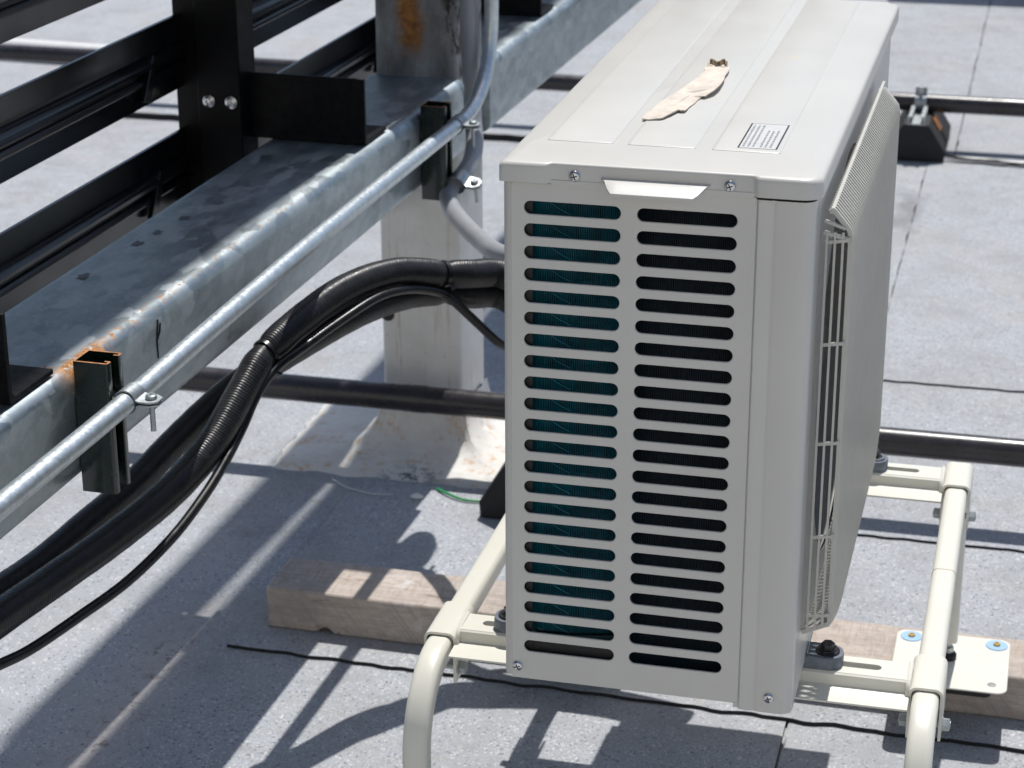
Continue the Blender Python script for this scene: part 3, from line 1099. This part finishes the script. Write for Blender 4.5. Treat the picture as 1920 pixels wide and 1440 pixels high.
def crossbar(y0, sg):
    """hat section with a slotted flat top; y0 = back edge of the flat"""
    xa, xb = RXL + .017, RXR - .017
    slots = [(-.055, .035), (.300, .378)]
    zt = -.012
    yb, yf = y0, y0 - .038
    ys0, ys1 = y0 - .024, y0 - .024 + 2 * SLOT
    g = G()
    tk = .0025
    # flat top split round the two slots
    def slab(x0, x1, ya, yb2):
        g.box(x0, x1, ya, yb2, zt - tk, zt)
    L = []
    xsplit = [xa]
    for a, b in slots:
        xsplit += [a, b]
    xsplit.append(xb)
    cv = bpy.data.curves.new('bar', 'CURVE')
    cv.dimensions = '2D'
    cv.fill_mode = 'BOTH'
    cv.extrude = tk / 2
    def spl(pts):
        s = cv.splines.new('POLY')
        s.points.add(len(pts) - 1)
        for p, q in zip(s.points, pts):
            p.co = (q[0], q[1], 0, 1)
        s.use_cyclic_u = True
    spl([(xa, yf), (xb, yf), (xb, yb), (xa, yb)])
    for a, b in slots:
        spl(rrect(a, b, ys0, ys1, SLOT * .999, 6))
    me = curve_mesh(cv)
    for v in me.vertices:
        v.co.z += zt - tk / 2
    vs = [tuple(v.co) for v in me.vertices]
    g.add(vs, [tuple(p.vertices) for p in me.polygons])
    bpy.data.meshes.remove(me)
    # rolled front web and lower flange
    pr = [(yf + .0005, zt), (yf - .0025, zt - .0018), (yf - .0035, zt - .006), (yf - .0035, zt - .009), (yf - .005, zt - .0125), (yf - .009, zt - .0140), (yf - .036, zt - .0155)]
    inn = [(p + .0006, q - tk) for p, q in pr]
    inn[0] = (yf + .0005, zt - tk)
    g.prism(pr + inn[::-1], xa, xb, lambda p, q, t: (t, p, q))
    g.prism([(yb, zt), (yb + .0022, zt - .002), (yb + .0022, zt - .016), (yb, zt - .016)], xa, xb, lambda p, q, t: (t, p, q))
    return obj('cross_bar', g, 'cream', stand, smooth=40)


def curve_mesh(cv):
    o = bpy.data.objects.new('tmp', cv)
    COL.objects.link(o)
    dg = bpy.context.evaluated_depsgraph_get()
    me = bpy.data.meshes.new_from_object(o.evaluated_get(dg))
    bpy.data.objects.remove(o)
    return me


for y0 in (.150, .690):
    crossbar(y0, 1)
    for x, s in ((RXL, 1), (RXR, -1)):
        w = TW / 2 + .0012
        prof = []
        outer = [(-w - .003, -.082), (-w - .003, -.020), (-w - .003, -.0215 + .006)]
        arc_o = [(-w - .003, -.095 + RZ + .06)]
        zt = RZ + TW / 2 + .0012
        o_ = [(-w - .003, -.074)]
        i_ = [(-w, -.074)]
        for k in range(5):
            a = math.radians(180 - 90 * k / 4)
            o_.append((-w + .006 + .009 * math.cos(a), zt - .006 + .009 * math.sin(a)))
            i_.append((-w + .006 + .006 * math.cos(a), zt - .006 + .006 * math.sin(a)))
        for k in range(5):
            a = math.radians(90 - 90 * k / 4)
            o_.append((w - .006 + .009 * math.cos(a), zt - .006 + .009 * math.sin(a)))
            i_.append((w - .006 + .006 * math.cos(a), zt - .006 + .006 * math.sin(a)))
        o_.append((w + .003, -.074))
        i_.append((w, -.074))
        n = len(o_)
        ya, yb = y0 - .048, y0 + .028
        g = G()
        pts = []
        for yy in (ya, yb):
            pts += [(x + p, yy, q) for p, q in o_] + [(x + p, yy, q) for p, q in i_]
        fs = []
        for i in range(n - 1):
            fs += [(i, i + 1, 2 * n + i + 1, 2 * n + i), (n + i, 3 * n + i, 3 * n + i + 1, n + i + 1), (i, n + i, n + i + 1, i + 1), (2 * n + i, 2 * n + i + 1, 3 * n + i + 1, 3 * n + i)]
        fs += [(0, 2 * n, 3 * n, n), (n - 1, 2 * n - 1, 4 * n - 1, 3 * n - 1)]
        g.add(pts, fs)
        sd = obj('saddle', g, 'cream', stand, smooth=40)
        # weld bead towards the bar
        g = G()
        xx = x + s * (w + .004)
        g.tube(catmull([(xx, y0 - .046, -.030), (xx, y0 - .041, -.016), (xx, y0 - .02, -.0125), (xx, y0 + .0, -.0125)], 5), .0028, 8)
        obj('weld_bead', g, 'cream', sd)
        # clamping bolt
        g = G()
        yy = y0 - .036
        g.cyl((x - w - .012, yy, -.060), (x + w + .012, yy, -.060), .0038, n=10)
        for q in (-1, 1):
            g.lathe((x + q * (w + .003), yy, -.060), (q, 0, 0), ((.0085, 0), (.0085, .0010), (.0070, .0012), (.0070, .0075), (.0055, .0085)), 6)
        obj('clamp_bolt', g, 'zinc', sd, smooth=25)

# feet, plates
def foot(x, y, zp):
    g = G()
    g.lathe((x, y, zp), (0, 0, 1), ((.0125, 0), (.0125, .006), (.0095, .0095), (.006, .010)), 20)
    obj('rubber_foot', g, 'rubber', stand)
    g = G()
    g.lathe((x, y, zp + .010), (0, 0, 1), ((.0085, 0), (.0085, .007), (.005, .0072), (.005, .020)), 6)
    obj('levelling_bolt', g, 'zinc', stand, smooth=25)


def plate(x0, x1, y0, y1, zp, full=True):
    g = G()
    g.prism(rrect(x0, x1, y0, y1, .014, 5), zp - .0022, zp, lambda p, q, t: (p, q, t))
    pl = obj('base_plate', g, 'cream', stand, bevel=.0006)
    g = G()
    g.prism(rrect(x0 + .006, x1 - .020, y0 + .004, y1 - .01, .01, 4), zp - .0108, zp - .0024, lambda p, q, t: (p, q, t))
    obj('rubber_pad', g, 'rubber', pl)
    for k, (xx, yy) in enumerate(((x0 + .020, y1 - .020), (x1 - .018, y1 - .020), (x1 - .020, y0 + .022), (x0 + .020, y0 + .022))):
        g = G()
        if k < 2:
            g.lathe((xx, yy, zp), (0, 0, 1), ((.0150, 0), (.0150, .0008), (.0145, .0013), (.0046, .0013)), 24)
            wsh = obj('washer', g, 'bluewash', pl)
            g = G()
            g.lathe((xx, yy, zp + .0013), (0, 0, 1), ((.0048, 0), (.0050, .0015), (.0042, .0030), (.0022, .0031), (.0016, .0016)), 14)
            obj('screw', g, 'brass', pl)
        else:
            g.lathe((xx, yy, zp + .0001), (0, 0, 1), ((.0060, 0), (.0058, .0004), (.0035, .0005), (.0030, .0001)), 16)
            obj('hole_rim', g, 'motor', pl)


for x in (RXL, RXR):
    foot(x + .0015, .772, PLZ)
    plate(x - .070, x + .084, .686, .842, PLZ)

# second timber below the near feet, under the frame edge
tb2 = thing('timber', 'second timber sleeper under the near feet of the stand', 'timber', (0, .0, GZ))
g = G()
g.box(-.56, 1.6, -.055, .06, GZ + .0002, PLZ - .0145)
obj('timber_body', g, 'wood', tb2, bevel=.0035)
for x in (RXL, RXR):
    foot(x + .0015, .008, PLZ)
    plate(x - .070, x + .084, -.068, .088, PLZ)

# ------------------------------------------------------------------ air conditioner
W, L_, HB, HT = .299, .812, .5295, .5515
ac = thing('air_conditioner', 'beige outdoor air conditioner with slotted end and fan grille on a steel stand', 'air conditioner', (.146, .42, 0))


def curve2d(outer, holes, ext, bev):
    cv = bpy.data.curves.new('panel', 'CURVE')
    cv.dimensions = '2D'
    cv.fill_mode = 'BOTH'
    cv.extrude = ext
    cv.bevel_depth = bev
    cv.bevel_resolution = 2
    cv.offset = -bev if bev else 0
    for pts in [outer] + holes:
        s = cv.splines.new('POLY')
        s.points.add(len(pts) - 1)
        for p, q in zip(s.points, pts):
            p.co = (q[0], q[1], 0, 1)
        s.use_cyclic_u = True
    return curve_mesh(cv)


def add_mesh(g, me, f):
    g.add([f(*v.co) for v in me.vertices], [tuple(p.vertices) for p in me.polygons])
    bpy.data.meshes.remove(me)


# slotted end panel
holes = []
NS = 22
for k in range(NS):
    z = .5035 - (.5035 - .0375) * k / (NS - 1)
    holes.append(rrect(.0237, .1171, z - .0064, z + .0064, .0063, 6))
    holes.append(rrect(.1328, .2272, z - .0064, z + .0064, .0063, 6))
out = []
for p in rrect(.0105, .2452, -.0005, HB - .001, .004, 4):
    out.append(p)
me = curve2d(out, holes, .0004, .0011)
g = G()
add_mesh(g, me, lambda x, y, z: (x, .0015 - z, y))
# rolled left edge
prof = [(.0118, .0003), (.008, .0008), (.0048, .0028), (.003, .006), (.0024, .010), (.0024, .020), (.0036, .020), (.0036, .010), (.0044, .0066), (.006, .004), (.0085, .0024), (.0118, .0020)]
g.prism(prof, .003, HB - .001, lambda p, q, t: (p, q, t))
endp = obj('end_panel', g, 'unit', ac, smooth=50)


def screw(parent, x, z, y=0.0):
    g = G()
    g.lathe((x, y, z), (0, -1, 0), ((.0054, 0), (.0056, .0008), (.0050, .0022), (.0034, .0032), (.0012, .0036)), 18)
    s = obj('screw', g, 'steel_screw', parent)
    g = G()
    for a in (20, 110):
        c, q = math.cos(math.radians(a)) * .0032, math.sin(math.radians(a)) * .0032
        nx, nz = -q * .16, c * .16
        g.add([(x - c - nx, y - .0037, z - q - nz), (x + c - nx, y - .0037, z + q - nz), (x + c + nx, y - .0037, z + q + nz), (x - c + nx, y - .0037, z - q + nz)], [(0, 1, 2, 3)])
    obj('cross_slot', g, 'ink', s, smooth=0)


screw(endp, .0170, .0135)

# front panel: corner post wrap and front face with round fan opening
g = G()
pr = [(.2400, .0020), (.2450, .0020), (.2456, .0004), (.2470, -.0011), (.2585, -.0014), (.2600, -.0004), (.2612, -.0002), (.2624, -.0007), (.2645, -.0014), (.2840, -.0014)]
rc = .013
for k in range(1, 9):
    a = math.radians(-90 + 90 * k / 8)
    pr.append((W - rc + rc * math.cos(a), -.0014 + rc + rc * math.sin(a)))
pr.append((W, .026))
inn = []
for x, y in pr:
    if x <= .2845:
        inn.append((x, y + .0013))
    else:
        d = Vector((x - (W - rc), y - (-.0014 + rc)))
        inn.append((x - .0013, y) if y > .012 else (W - rc + (x - W + rc) * .9, -.0014 + rc + (y + .0014 - rc) * .9))
def cornerloop(z, k=1.0):
    return [(x, y, z) for x, y in pr] + [(x, y, z) for x, y in inn[::-1]]
g.loops([cornerloop(-.006), cornerloop(HB - .0036)])
FCY, FCZ, FR = .325, .272, .222
me = curve2d(rrect(.0245, L_, -.004, HB - .001, .006, 4), [[(FCY + FR * math.cos(2 * math.pi * i / 64), FCZ + FR * math.sin(2 * math.pi * i / 64)) for i in range(64)]], .0006, 0.0)
add_mesh(g, me, lambda x, y, z: (W - .0006 + z, x, y))
fp = obj('front_panel', g, 'unit', ac, smooth=40)
screw(fp, .2760, .0110, -.0014)

# rear face guard, far end panel, base pan, inner walls
g = G()
g.box(.002, W - .001, L_ - .0012, L_, .0, HB - .001)
obj('far_panel', g, 'unit', ac)
g = G()
g.prism(rrect(.012, .238, .03, .30, .02, 5), L_ + .0005, L_ + .046, lambda p, q, t: (p, t, q))
obj('valve_cover', g, 'unit', ac, bevel=.006)
g = G()
g.box(.003, .245, .0035, L_ - .004, .0005, .0018)
g.box(.245, W - .003, .016, L_ - .004, .0005, .0018)
g.box(.003, .0045, .022, L_ - .004, .0018, .022)
g.box(.30, .301, .12, .17, .0005, .002)
obj('base_pan', g, 'unit', ac)
g = G()
for k in range(26):
    y = .03 + (L_ - .05) * k / 25
    g.tube([(.0018, y, .02), (.0018, y, HB - .003)], .0012, 6)
for k in range(12):
    z = .04 + .46 * k / 11
    g.tube([(.0010, .022, z), (.0010, L_ - .004, z)], .0014, 6)
obj('rear_guard', g, 'grille', ac)
# coil: L-shaped, near leg just behind the slots
def coilpath(s):
    # quarter turn round the near-left corner then along the end
    return None
CP = [(.0115, L_ - .02), (.0115, .060)]
cen = (.0415, .044)
for k in range(0, 7):
    a = math.radians(180 + 90 * k / 6)
    CP.append((cen[0] + .030 * math.cos(a), .0435 + .030 * math.sin(a)))
CP += [(.07, .0150), (.095, .0200), (.1265, .0300)]
def coil_at(pts, step):
    P = resample([Vector((x, y, 0)) for x, y in pts], step)
    out = []
    for i, p in enumerate(P):
        t = (P[min(i + 1, len(P) - 1)] - P[max(0, i - 1)]).normalized()
        out.append((p, Vector((-t.y, t.x, 0))))
    return out
g = G()
for p, nrm in coil_at(CP[1:], .00175):
    a, b = p, p + nrm * .018
    t = nrm.cross(Vector((0, 0, 1))) * .00022
    g.add([(a + t).to_tuple()[:2] + (.050,), (a - t).to_tuple()[:2] + (.050,), (b - t).to_tuple()[:2] + (.050,), (b + t).to_tuple()[:2] + (.050,), (a + t).to_tuple()[:2] + (.520,), (a - t).to_tuple()[:2] + (.520,), (b - t).to_tuple()[:2] + (.520,), (b + t).to_tuple()[:2] + (.520,)], [(0, 1, 5, 4), (1, 2, 6, 5), (2, 3, 7, 6), (3, 0, 4, 7), (4, 5, 6, 7)])
coil = obj('coil_fins', g, 'coil', ac, smooth=0)
tag(coil, kind='stuff')
g = G()  # right end of the coil, painted near-black where the light falls off
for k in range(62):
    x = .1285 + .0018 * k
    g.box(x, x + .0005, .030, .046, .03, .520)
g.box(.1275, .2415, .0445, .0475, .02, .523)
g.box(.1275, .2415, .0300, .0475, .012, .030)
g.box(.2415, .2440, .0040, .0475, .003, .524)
shade_fins = obj('coil_shade_fins', g, 'shadefin', ac, smooth=0)

g = G()
cc = coil_at(CP, .006)
for k in range(24):
    z = .040 + .4645 * k / 23
    g.tube([(p + nrm * .010) + Vector((0, 0, z)) for p, nrm in cc], .0035, 6)
inner = [(p + nrm * .0185) for p, nrm in cc]
back = [(p + nrm * .0200) for p, nrm in cc]
g.loops([[Vector((q.x, q.y, z)) for q in inner] + [Vector((q.x, q.y, z)) for q in back[::-1]] for z in (.028, .520)])
obj('coil_core', g, 'coilback', ac)
# thin wire arcs lying against the fins
g = G()
for k in range(NS):
    z = .5035 - (.5035 - .0375) * k / (NS - 1)
    pts = [(.040, .0122, z + .0085), (.047, .0118, z + .003), (.056, .0118, z - .003), (.068, .0120, z - .0085)]
    g.tube(catmull(pts, 4), .00045, 5)
obj('fin_marks', g, 'coil', ac)
# corner return and lower strip, inside shade painted as black
g = G()
g.box(.0045, .0310, .0062, .0072, .003, HB - .003)
g.box(.0045, .1275, .0075, .0095, .003, .0445)
obj('shaded_corner_return', g, 'inside', ac)
# fan compartment
g = G()
g.box(.072, .074, .052, L_ - .05, .01, HB - .005)
obj('inner_wall', g, 'inside', ac)
g = G()
n = 48
ring0 = [(W - .004, FCY + (FR + .002) * math.cos(2 * math.pi * i / n), FCZ + (FR + .002) * math.sin(2 * math.pi * i / n)) for i in range(n)]
ring1 = [(W - .05, FCY + (FR + .004) * math.cos(2 * math.pi * i / n), FCZ + (FR + .004) * math.sin(2 * math.pi * i / n)) for i in range(n)]
g.loops([ring0, ring1], False, False)
obj('fan_shroud', g, 'unit', ac)
fan = G()
fan.lathe((.235, FCY, FCZ), (1, 0, 0), ((.045, -.03), (.048, .0), (.048, .035), (.040, .044), (.01, .046)), 24)
for b in range(3):
    a0 = math.radians(20 + 120 * b)
    L = []
    for k in range(9):
        r = .04 + .168 * k / 8
        sw = math.radians(52 - 6 * k / 8)
        ring = []
        for j in range(6):
            t = j / 5
            a = a0 + sw * (t - .5) * (1.0 if r > .08 else .8) + .25 * (k / 8)
            ring.append((.225 + .040 * t, FCY + r * math.cos(a), FCZ + r * math.sin(a)))
        L.append(ring + [(x - .003, y, z) for x, y, z in ring[::-1]])
    fan.loops(L)
fo = obj('fan', fan, 'fan', ac, smooth=40)
g = G()
g.lathe((.15, FCY, FCZ), (1, 0, 0), ((.05, 0), (.055, .004), (.055, .045), (.02, .055)), 24)
g.box(.135, .15, FCY - .02, FCY + .02, .02, HB - .02)
obj('fan_motor', g, 'motor', ac)

# fan grille: ribs bent over the top and bottom of a shallow cage
gril = bpy.data.objects.new('fan_grille', None)
XF, XB = .3285, .3005
GY0, GY1, GT, GB = .048, .606, .5055, .032
g = G()
# frame rails: near and far side rims, horizontal rails
for z in (.478, .375, .272, .172, .085):
    g.sweep([(XB + .004, GY0 + .002, z - .004), (XF - .003, GY0, z), (XF - .0015, GY0 + .006, z), (XF - .0015, GY1 - .004, z), (XB + .004, GY1, z)], [(-.0013, -.0016), (.0013, -.0016), (.0013, .0016), (-.0013, .0016)])
for x in (.3060, .3135, .3210):
    g.sweep([(x, GY0 + .001, .485), (x, GY0 + .001, .060 + (x - XB) * .5)], [(-.0015, -.0011), (.0015, -.0011), (.0015, .0011), (-.0015, .0011)], up=(1, 0, 0))
for x, z in ((.3100, .5062),):
    g.sweep([(x, GY0 + .003, z), (x, GY1 - .012, z)], [(-.0016, -.0013), (.0016, -.0013), (.0016, .0013), (-.0016, .0013)])
# near top corner lattice
g.sweep([(XB + .002, GY0 + .004, .495), (XF - .006, GY0 + .004, .488)], [(-.0014, -.0014), (.0014, -.0014), (.0014, .0014), (-.0014, .0014)])
g.sweep([(XB + .002, GY0 + .002, .484), (XF - .001, GY0 + .002, .478)], [(-.0016, -.0018), (.0016, -.0018), (.0016, .0018), (-.0016, .0018)])
gobj = obj('fan_grille', g, 'grille', ac, smooth=30)
bpy.data.objects.remove(gril)
NR = 62
rib0 = None


def ribgeo(y, zt, zb):
    g = G()
    P = [(XB + .0062, y, zt - .0018), (XB + .0090, y, zt), (XB + .0110, y, zt - .0004), (XF - .0050, y, zt - .0145), (XF - .0015, y, zt - .0190), (XF, y, zt - .0260), (XF, y, zb + .0150), (XF - .0015, y, zb + .0120), (XB, y, zb)]
    g.sweep(P, [(-.0017, -.0015), (.0017, -.0015), (.0014, .0032), (-.0014, .0032)], up=(0, 0, 1) if False else (1, 0, 0))
    return g


dy = (GY1 - GY0 - .012) / (NR - 1)
for k in range(NR):
    y = GY0 + .006 + dy * k
    e0 = max(0.0, 1 - (y - GY0) / .12)
    e1 = max(0.0, 1 - (GY1 - y) / .06)
    zt = GT - .010 * e1 ** 2
    zb = GB + .030 * e0 ** 1.5 + .03 * e1 ** 2
    if e0 > 0 or e1 > 0 or rib0 is None:
        o = obj('rib', ribgeo(y, zt, zb), 'grille', gobj, smooth=30)
        if e0 <= 0 and e1 <= 0:
            rib0, y_0 = o, y
    else:
        dup_part(rib0, gobj, (0, y - y_0, 0))

# lid
def lid_outline(inset, notch, n=6):
    x0, x1, y0, y1 = .0 + inset, .3046 - inset, -.0048 + inset, .862 - inset
    r = .012
    P = []
    def arc(cx, cy, a0):
        for k in range(n + 1):
            a = math.radians(a0 + 90 * k / n)
            P.append((cx + r * math.cos(a), cy + r * math.sin(a)))
    rl = .004
    for k in range(4):
        a = math.radians(180 + 90 * k / 3)
        P.append((x0 + rl + rl * math.cos(a), y0 + rl + rl * math.sin(a)))
    for x, d in ((.02, 0), (.0445, 0), (.0470, .25), (.0490, .85), (.0515, 1.0), (.10, 1), (.15, 1), (.20, 1), (.2400, 1.0), (.2425, .85), (.2445, .25), (.2470, 0), (.27, 0)):
        P.append((x, y0 + notch * d))
    r = .019 - inset * .6
    arc(x1 - r, y0 + r, -90)
    r = .014
    arc(x1 - r, y1 - r, 0)
    arc(x0 + r, y1 - r, 90)
    return P


g = G()
ol = lid_outline(0, .0042)
L = [[(x, y, .5290) for x, y in ol], [(x, y, .5430) for x, y in ol]]
for ins, no, z in ((.0006, .0039, .5452), (.0020, .0027, .5470), (.0042, .0013, .5481), (.0075, 0.0, .5488)):
    L.append([(x, y, z) for x, y in lid_outline(ins, no)])
top = []
for x, y in lid_outline(.0075, 0.0):
    xx = min(max(x, .0175), .2895)
    yy = min(max(y, .0655), .845)
    top.append((xx, yy, .5518))
L.append(top)
g.loops(L, False, True)
# thin inner skirt so the rim has thickness
il = [(x, y, .5290) for x, y in lid_outline(.0016, .0036)]
il2 = [(x, y, .5420) for x, y in lid_outline(.0016, .0036)]
g.loops([[(x, y, .5290) for x, y in ol], il, il2], False, False)
lid = obj('lid', g, 'unit', ac, smooth=42)
# lower tab of the recessed rim, over the panel
g = G()
tabp = [(.0475, .5325), (.0495, .5285), (.0560, .5268), (.075, .5262), (.092, .5258), (.1005, .5242), (.1065, .5205), (.1125, .5185), (.1800, .5180), (.1865, .5200), (.1915, .5240), (.200, .5254), (.2160, .5258), (.2330, .5262), (.2415, .5268), (.2440, .5325)]
g.prism(tabp, -.0014, -.0002, lambda p, q, t: (p, t, q))
obj('rim_tab', g, 'unit', lid, bevel=.0005)
screw(lid, .0730, .5372, -.0009)
screw(lid, .2195, .5372, -.0009)
# scooped handle lip
g = G()
n = 24
Lp = []
for k in range(n + 1):
    t = k / n
    x = .0985 + (.2015 - .0985) * t
    e = min(t, 1 - t) * (.2015 - .0985)
    s = min(1.0, max(0.0, e / .0135))
    s = s * s * (3 - 2 * s)
    d = .0012 + .0215 * s
    z0 = .5372
    z1 = z0 - .0085 * s - .0006
    Lp.append([(x, -.0008, z0), (x, -.0008 - d * .5, z0 - .0022 * s), (x, -.0008 - d, z1 + .001), (x, -.0008 - d, z1 - .0010), (x, -.0008 - d * .5, z0 - .0045 * s - .0012), (x, -.0008, z1 - .004 * s - .001)])
g.loops(Lp)
obj('handle', g, 'unit', lid, smooth=50)
# raised ribs of the lid: three long embossed panels
for x0, x1 in ((.0300, .0945), (.1085, .1750), (.1905, .2560)):
    g = G()
    a = rrect(x0, x1, .0690, .835, .003, 3)
    b = rrect(x0 + .0014, x1 - .0014, .0704, .8336, .0024, 3)
    g.loops([[(x, y, .5516) for x, y in a], [(x, y, .5522) for x, y in a], [(x, y, .5529) for x, y in b]], False, True)
    obj('embossed_panel', g, 'unit', lid, smooth=60)

# printed caution label
g = G()
lx0, lx1, ly0, ly1 = .2135, .2515, .0790, .1760
g.box(lx0, lx1, ly0, ly1, .5529, .55312)
lab = obj('caution_label', g, 'white', lid, smooth=0)
g = G()
zz = .55320
def bar(x0, x1, y0, y1):
    g.add([(x0, y0, zz), (x1, y0, zz), (x1, y1, zz), (x0, y1, zz)], [(0, 1, 2, 3)])
bar(lx0, lx0 + .0017, ly0, ly1)
bar(lx1 - .0017, lx1, ly0, ly1)
bar(lx0 + .0017, lx1 - .0017, ly0, ly0 + .0006)
bar(lx0 + .0017, lx1 - .0017, ly1 - .0006, ly1)
obj('label_border', g, 'ink', lab, smooth=0)
g = G()
rt = random.Random(3)
for k, x in enumerate((.2185, .2232, .2279, .2350, .2397, .2444)):
    y = ly0 + .006
    yend = ly1 - (.006 if k < 3 else .026)
    while y < yend:
        wlen = rt.randint(3, 8)
        for q in range(wlen):
            if y > yend:
                break
            w = rt.uniform(.0007, .0010)
            h = rt.choice((.0010, .0012, .0014))
            sh = rt.random()
            bar(x - h, x + h * .6, y, y + w * .45)
            if sh < .6:
                bar(x - h if sh < .3 else x + h * .1, x - h * .5 if sh < .3 else x + h * .6, y, y + w)
            y += w * 1.55
        y += .0011
obj('small_print', g, 'inkgrey', lab, smooth=0)

# feet of the unit with bolts, on the cross bars
for y0 in (.150, .690):
    for x, s in ((.321, 1), (-.024, -1)):
        g = G()
        yy = y0 - .019
        P = rrect(x - .046 if s > 0 else x - .017, x + .017 if s > 0 else x + .046, yy - .0185, yy + .0185, .0165, 6)
        g.loops([[(p, q, -.0118) for p, q in P], [(p, q, -.0010) for p, q in P], [(x + (p - x) * .97, yy + (q - yy) * .93, .0012) for p, q in P]])
        ft = obj('mounting_foot', g, 'footgrey', ac, smooth=50)
        g = G()
        g.lathe((x, yy, .0013), (0, 0, 1), ((.0130, 0), (.0130, .0012), (.0125, .0018), (.0075, .0018)), 24)
        obj('foot_washer', g, 'footgrey' if y0 > .3 else 'darkbolt', ft)
        g = G()
        g.lathe((x, yy, .0031), (0, 0, 1), ((.0100, 0), (.0098, .0010), (.0072, .0016), (.0072, .0078), (.0060, .0088)), 6, phase=.4)
        obj('hex_bolt', g, 'darkbolt', ft, smooth=25)

# torn scrap lying on the lid
bark = [(.1048, .1627), (.115, .1635), (.125, .1676), (.131, .186), (.1353, .2009), (.1419, .2025), (.1429, .2237), (.146, .255), (.1493, .288), (.1519, .2653), (.1586, .2828), (.161, .307), (.1606, .332), (.1582, .3536), (.1577, .375), (.1577, .3905), (.1556, .4072), (.147, .4062), (.138, .4035), (.129, .4033), (.1323, .3777), (.128, .343), (.1242, .3095), (.121, .286), (.1181, .2633), (.114, .249), (.1104, .2349), (.1085, .1991), (.106, .183), (.1048, .1684)]
def fz(x, y):
    return .5535 + .0022 * (1 + noise.noise(Vector((x * 40, y * 18, 1)))) + max(0, .5 - abs(y - .18) * 20) * .0 + (.003 if x > .149 else 0) * max(0, (x - .149) / .01)
g = G()
cx_ = [(b[0] + b[1]) * .5 for b in bark]
ringo = []
fine = []
for i in range(len(bark)):
    a, b = bark[i], bark[(i + 1) % len(bark)]
    for k in range(3):
        t = k / 3
        fine.append((a[0] + (b[0] - a[0]) * t + rnd.uniform(-.0004, .0004), a[1] + (b[1] - a[1]) * t + rnd.uniform(-.0012, .0012)))
n = len(fine)
spine = []
for x, y in fine:
    tt = (y - .163) / (.405 - .163)
    sx, sy = .112 + .033 * tt, y
    spine.append((x + (sx - x) * .6, y + (.28 - y) * .06))
L = [[(x, y, fz(x, y) - .0013) for x, y in fine], [(x, y, fz(x, y)) for x, y in fine], [(x, y, fz(x, y) + .0003) for x, y in spine]]
g.loops(L, True, True)
scrap = thing('cardboard_scrap', 'torn pale tan cardboard strip lying on the lid of the air conditioner', 'scrap', (.135, .29, .553))
obj('torn_strip', g, 'bark', scrap, smooth=0)
fl = [(.1299, .4200), (.1322, .4311), (.1365, .4281), (.1400, .4321), (.1493, .4404), (.1509, .4185), (.1474, .4149), (.1402, .4187), (.1358, .4094)]
g = G()
rows = []
for k in range(9):
    a = math.radians(-25 + 165 * k / 8)
    row = []
    for q in range(11):
        t = q / 10
        x = .1305 + .020 * t + .0012 * noise.noise(Vector((q * .9, k * .5, 2)))
        w = .75 + .5 * noise.noise(Vector((q * .7, 7, 1)))
        row.append((x, .418 + .0125 * math.sin(a) * w, .5565 - .0035 * math.cos(a) + .0015 * math.sin(q)))
    rows.append(row)
g.loops([r + [(x, y + .0006, z + .0007) for x, y, z in r[::-1]] for r in rows])
g.prism([(.1300, .4020), (.1318, .4030), (.1312, .4160), (.1296, .4150)], .5534, .5548, lambda p, q, t: (p, q, t + (q - .402) * .25))
obj('curled_flake', g, 'barkdark', scrap, smooth=0)
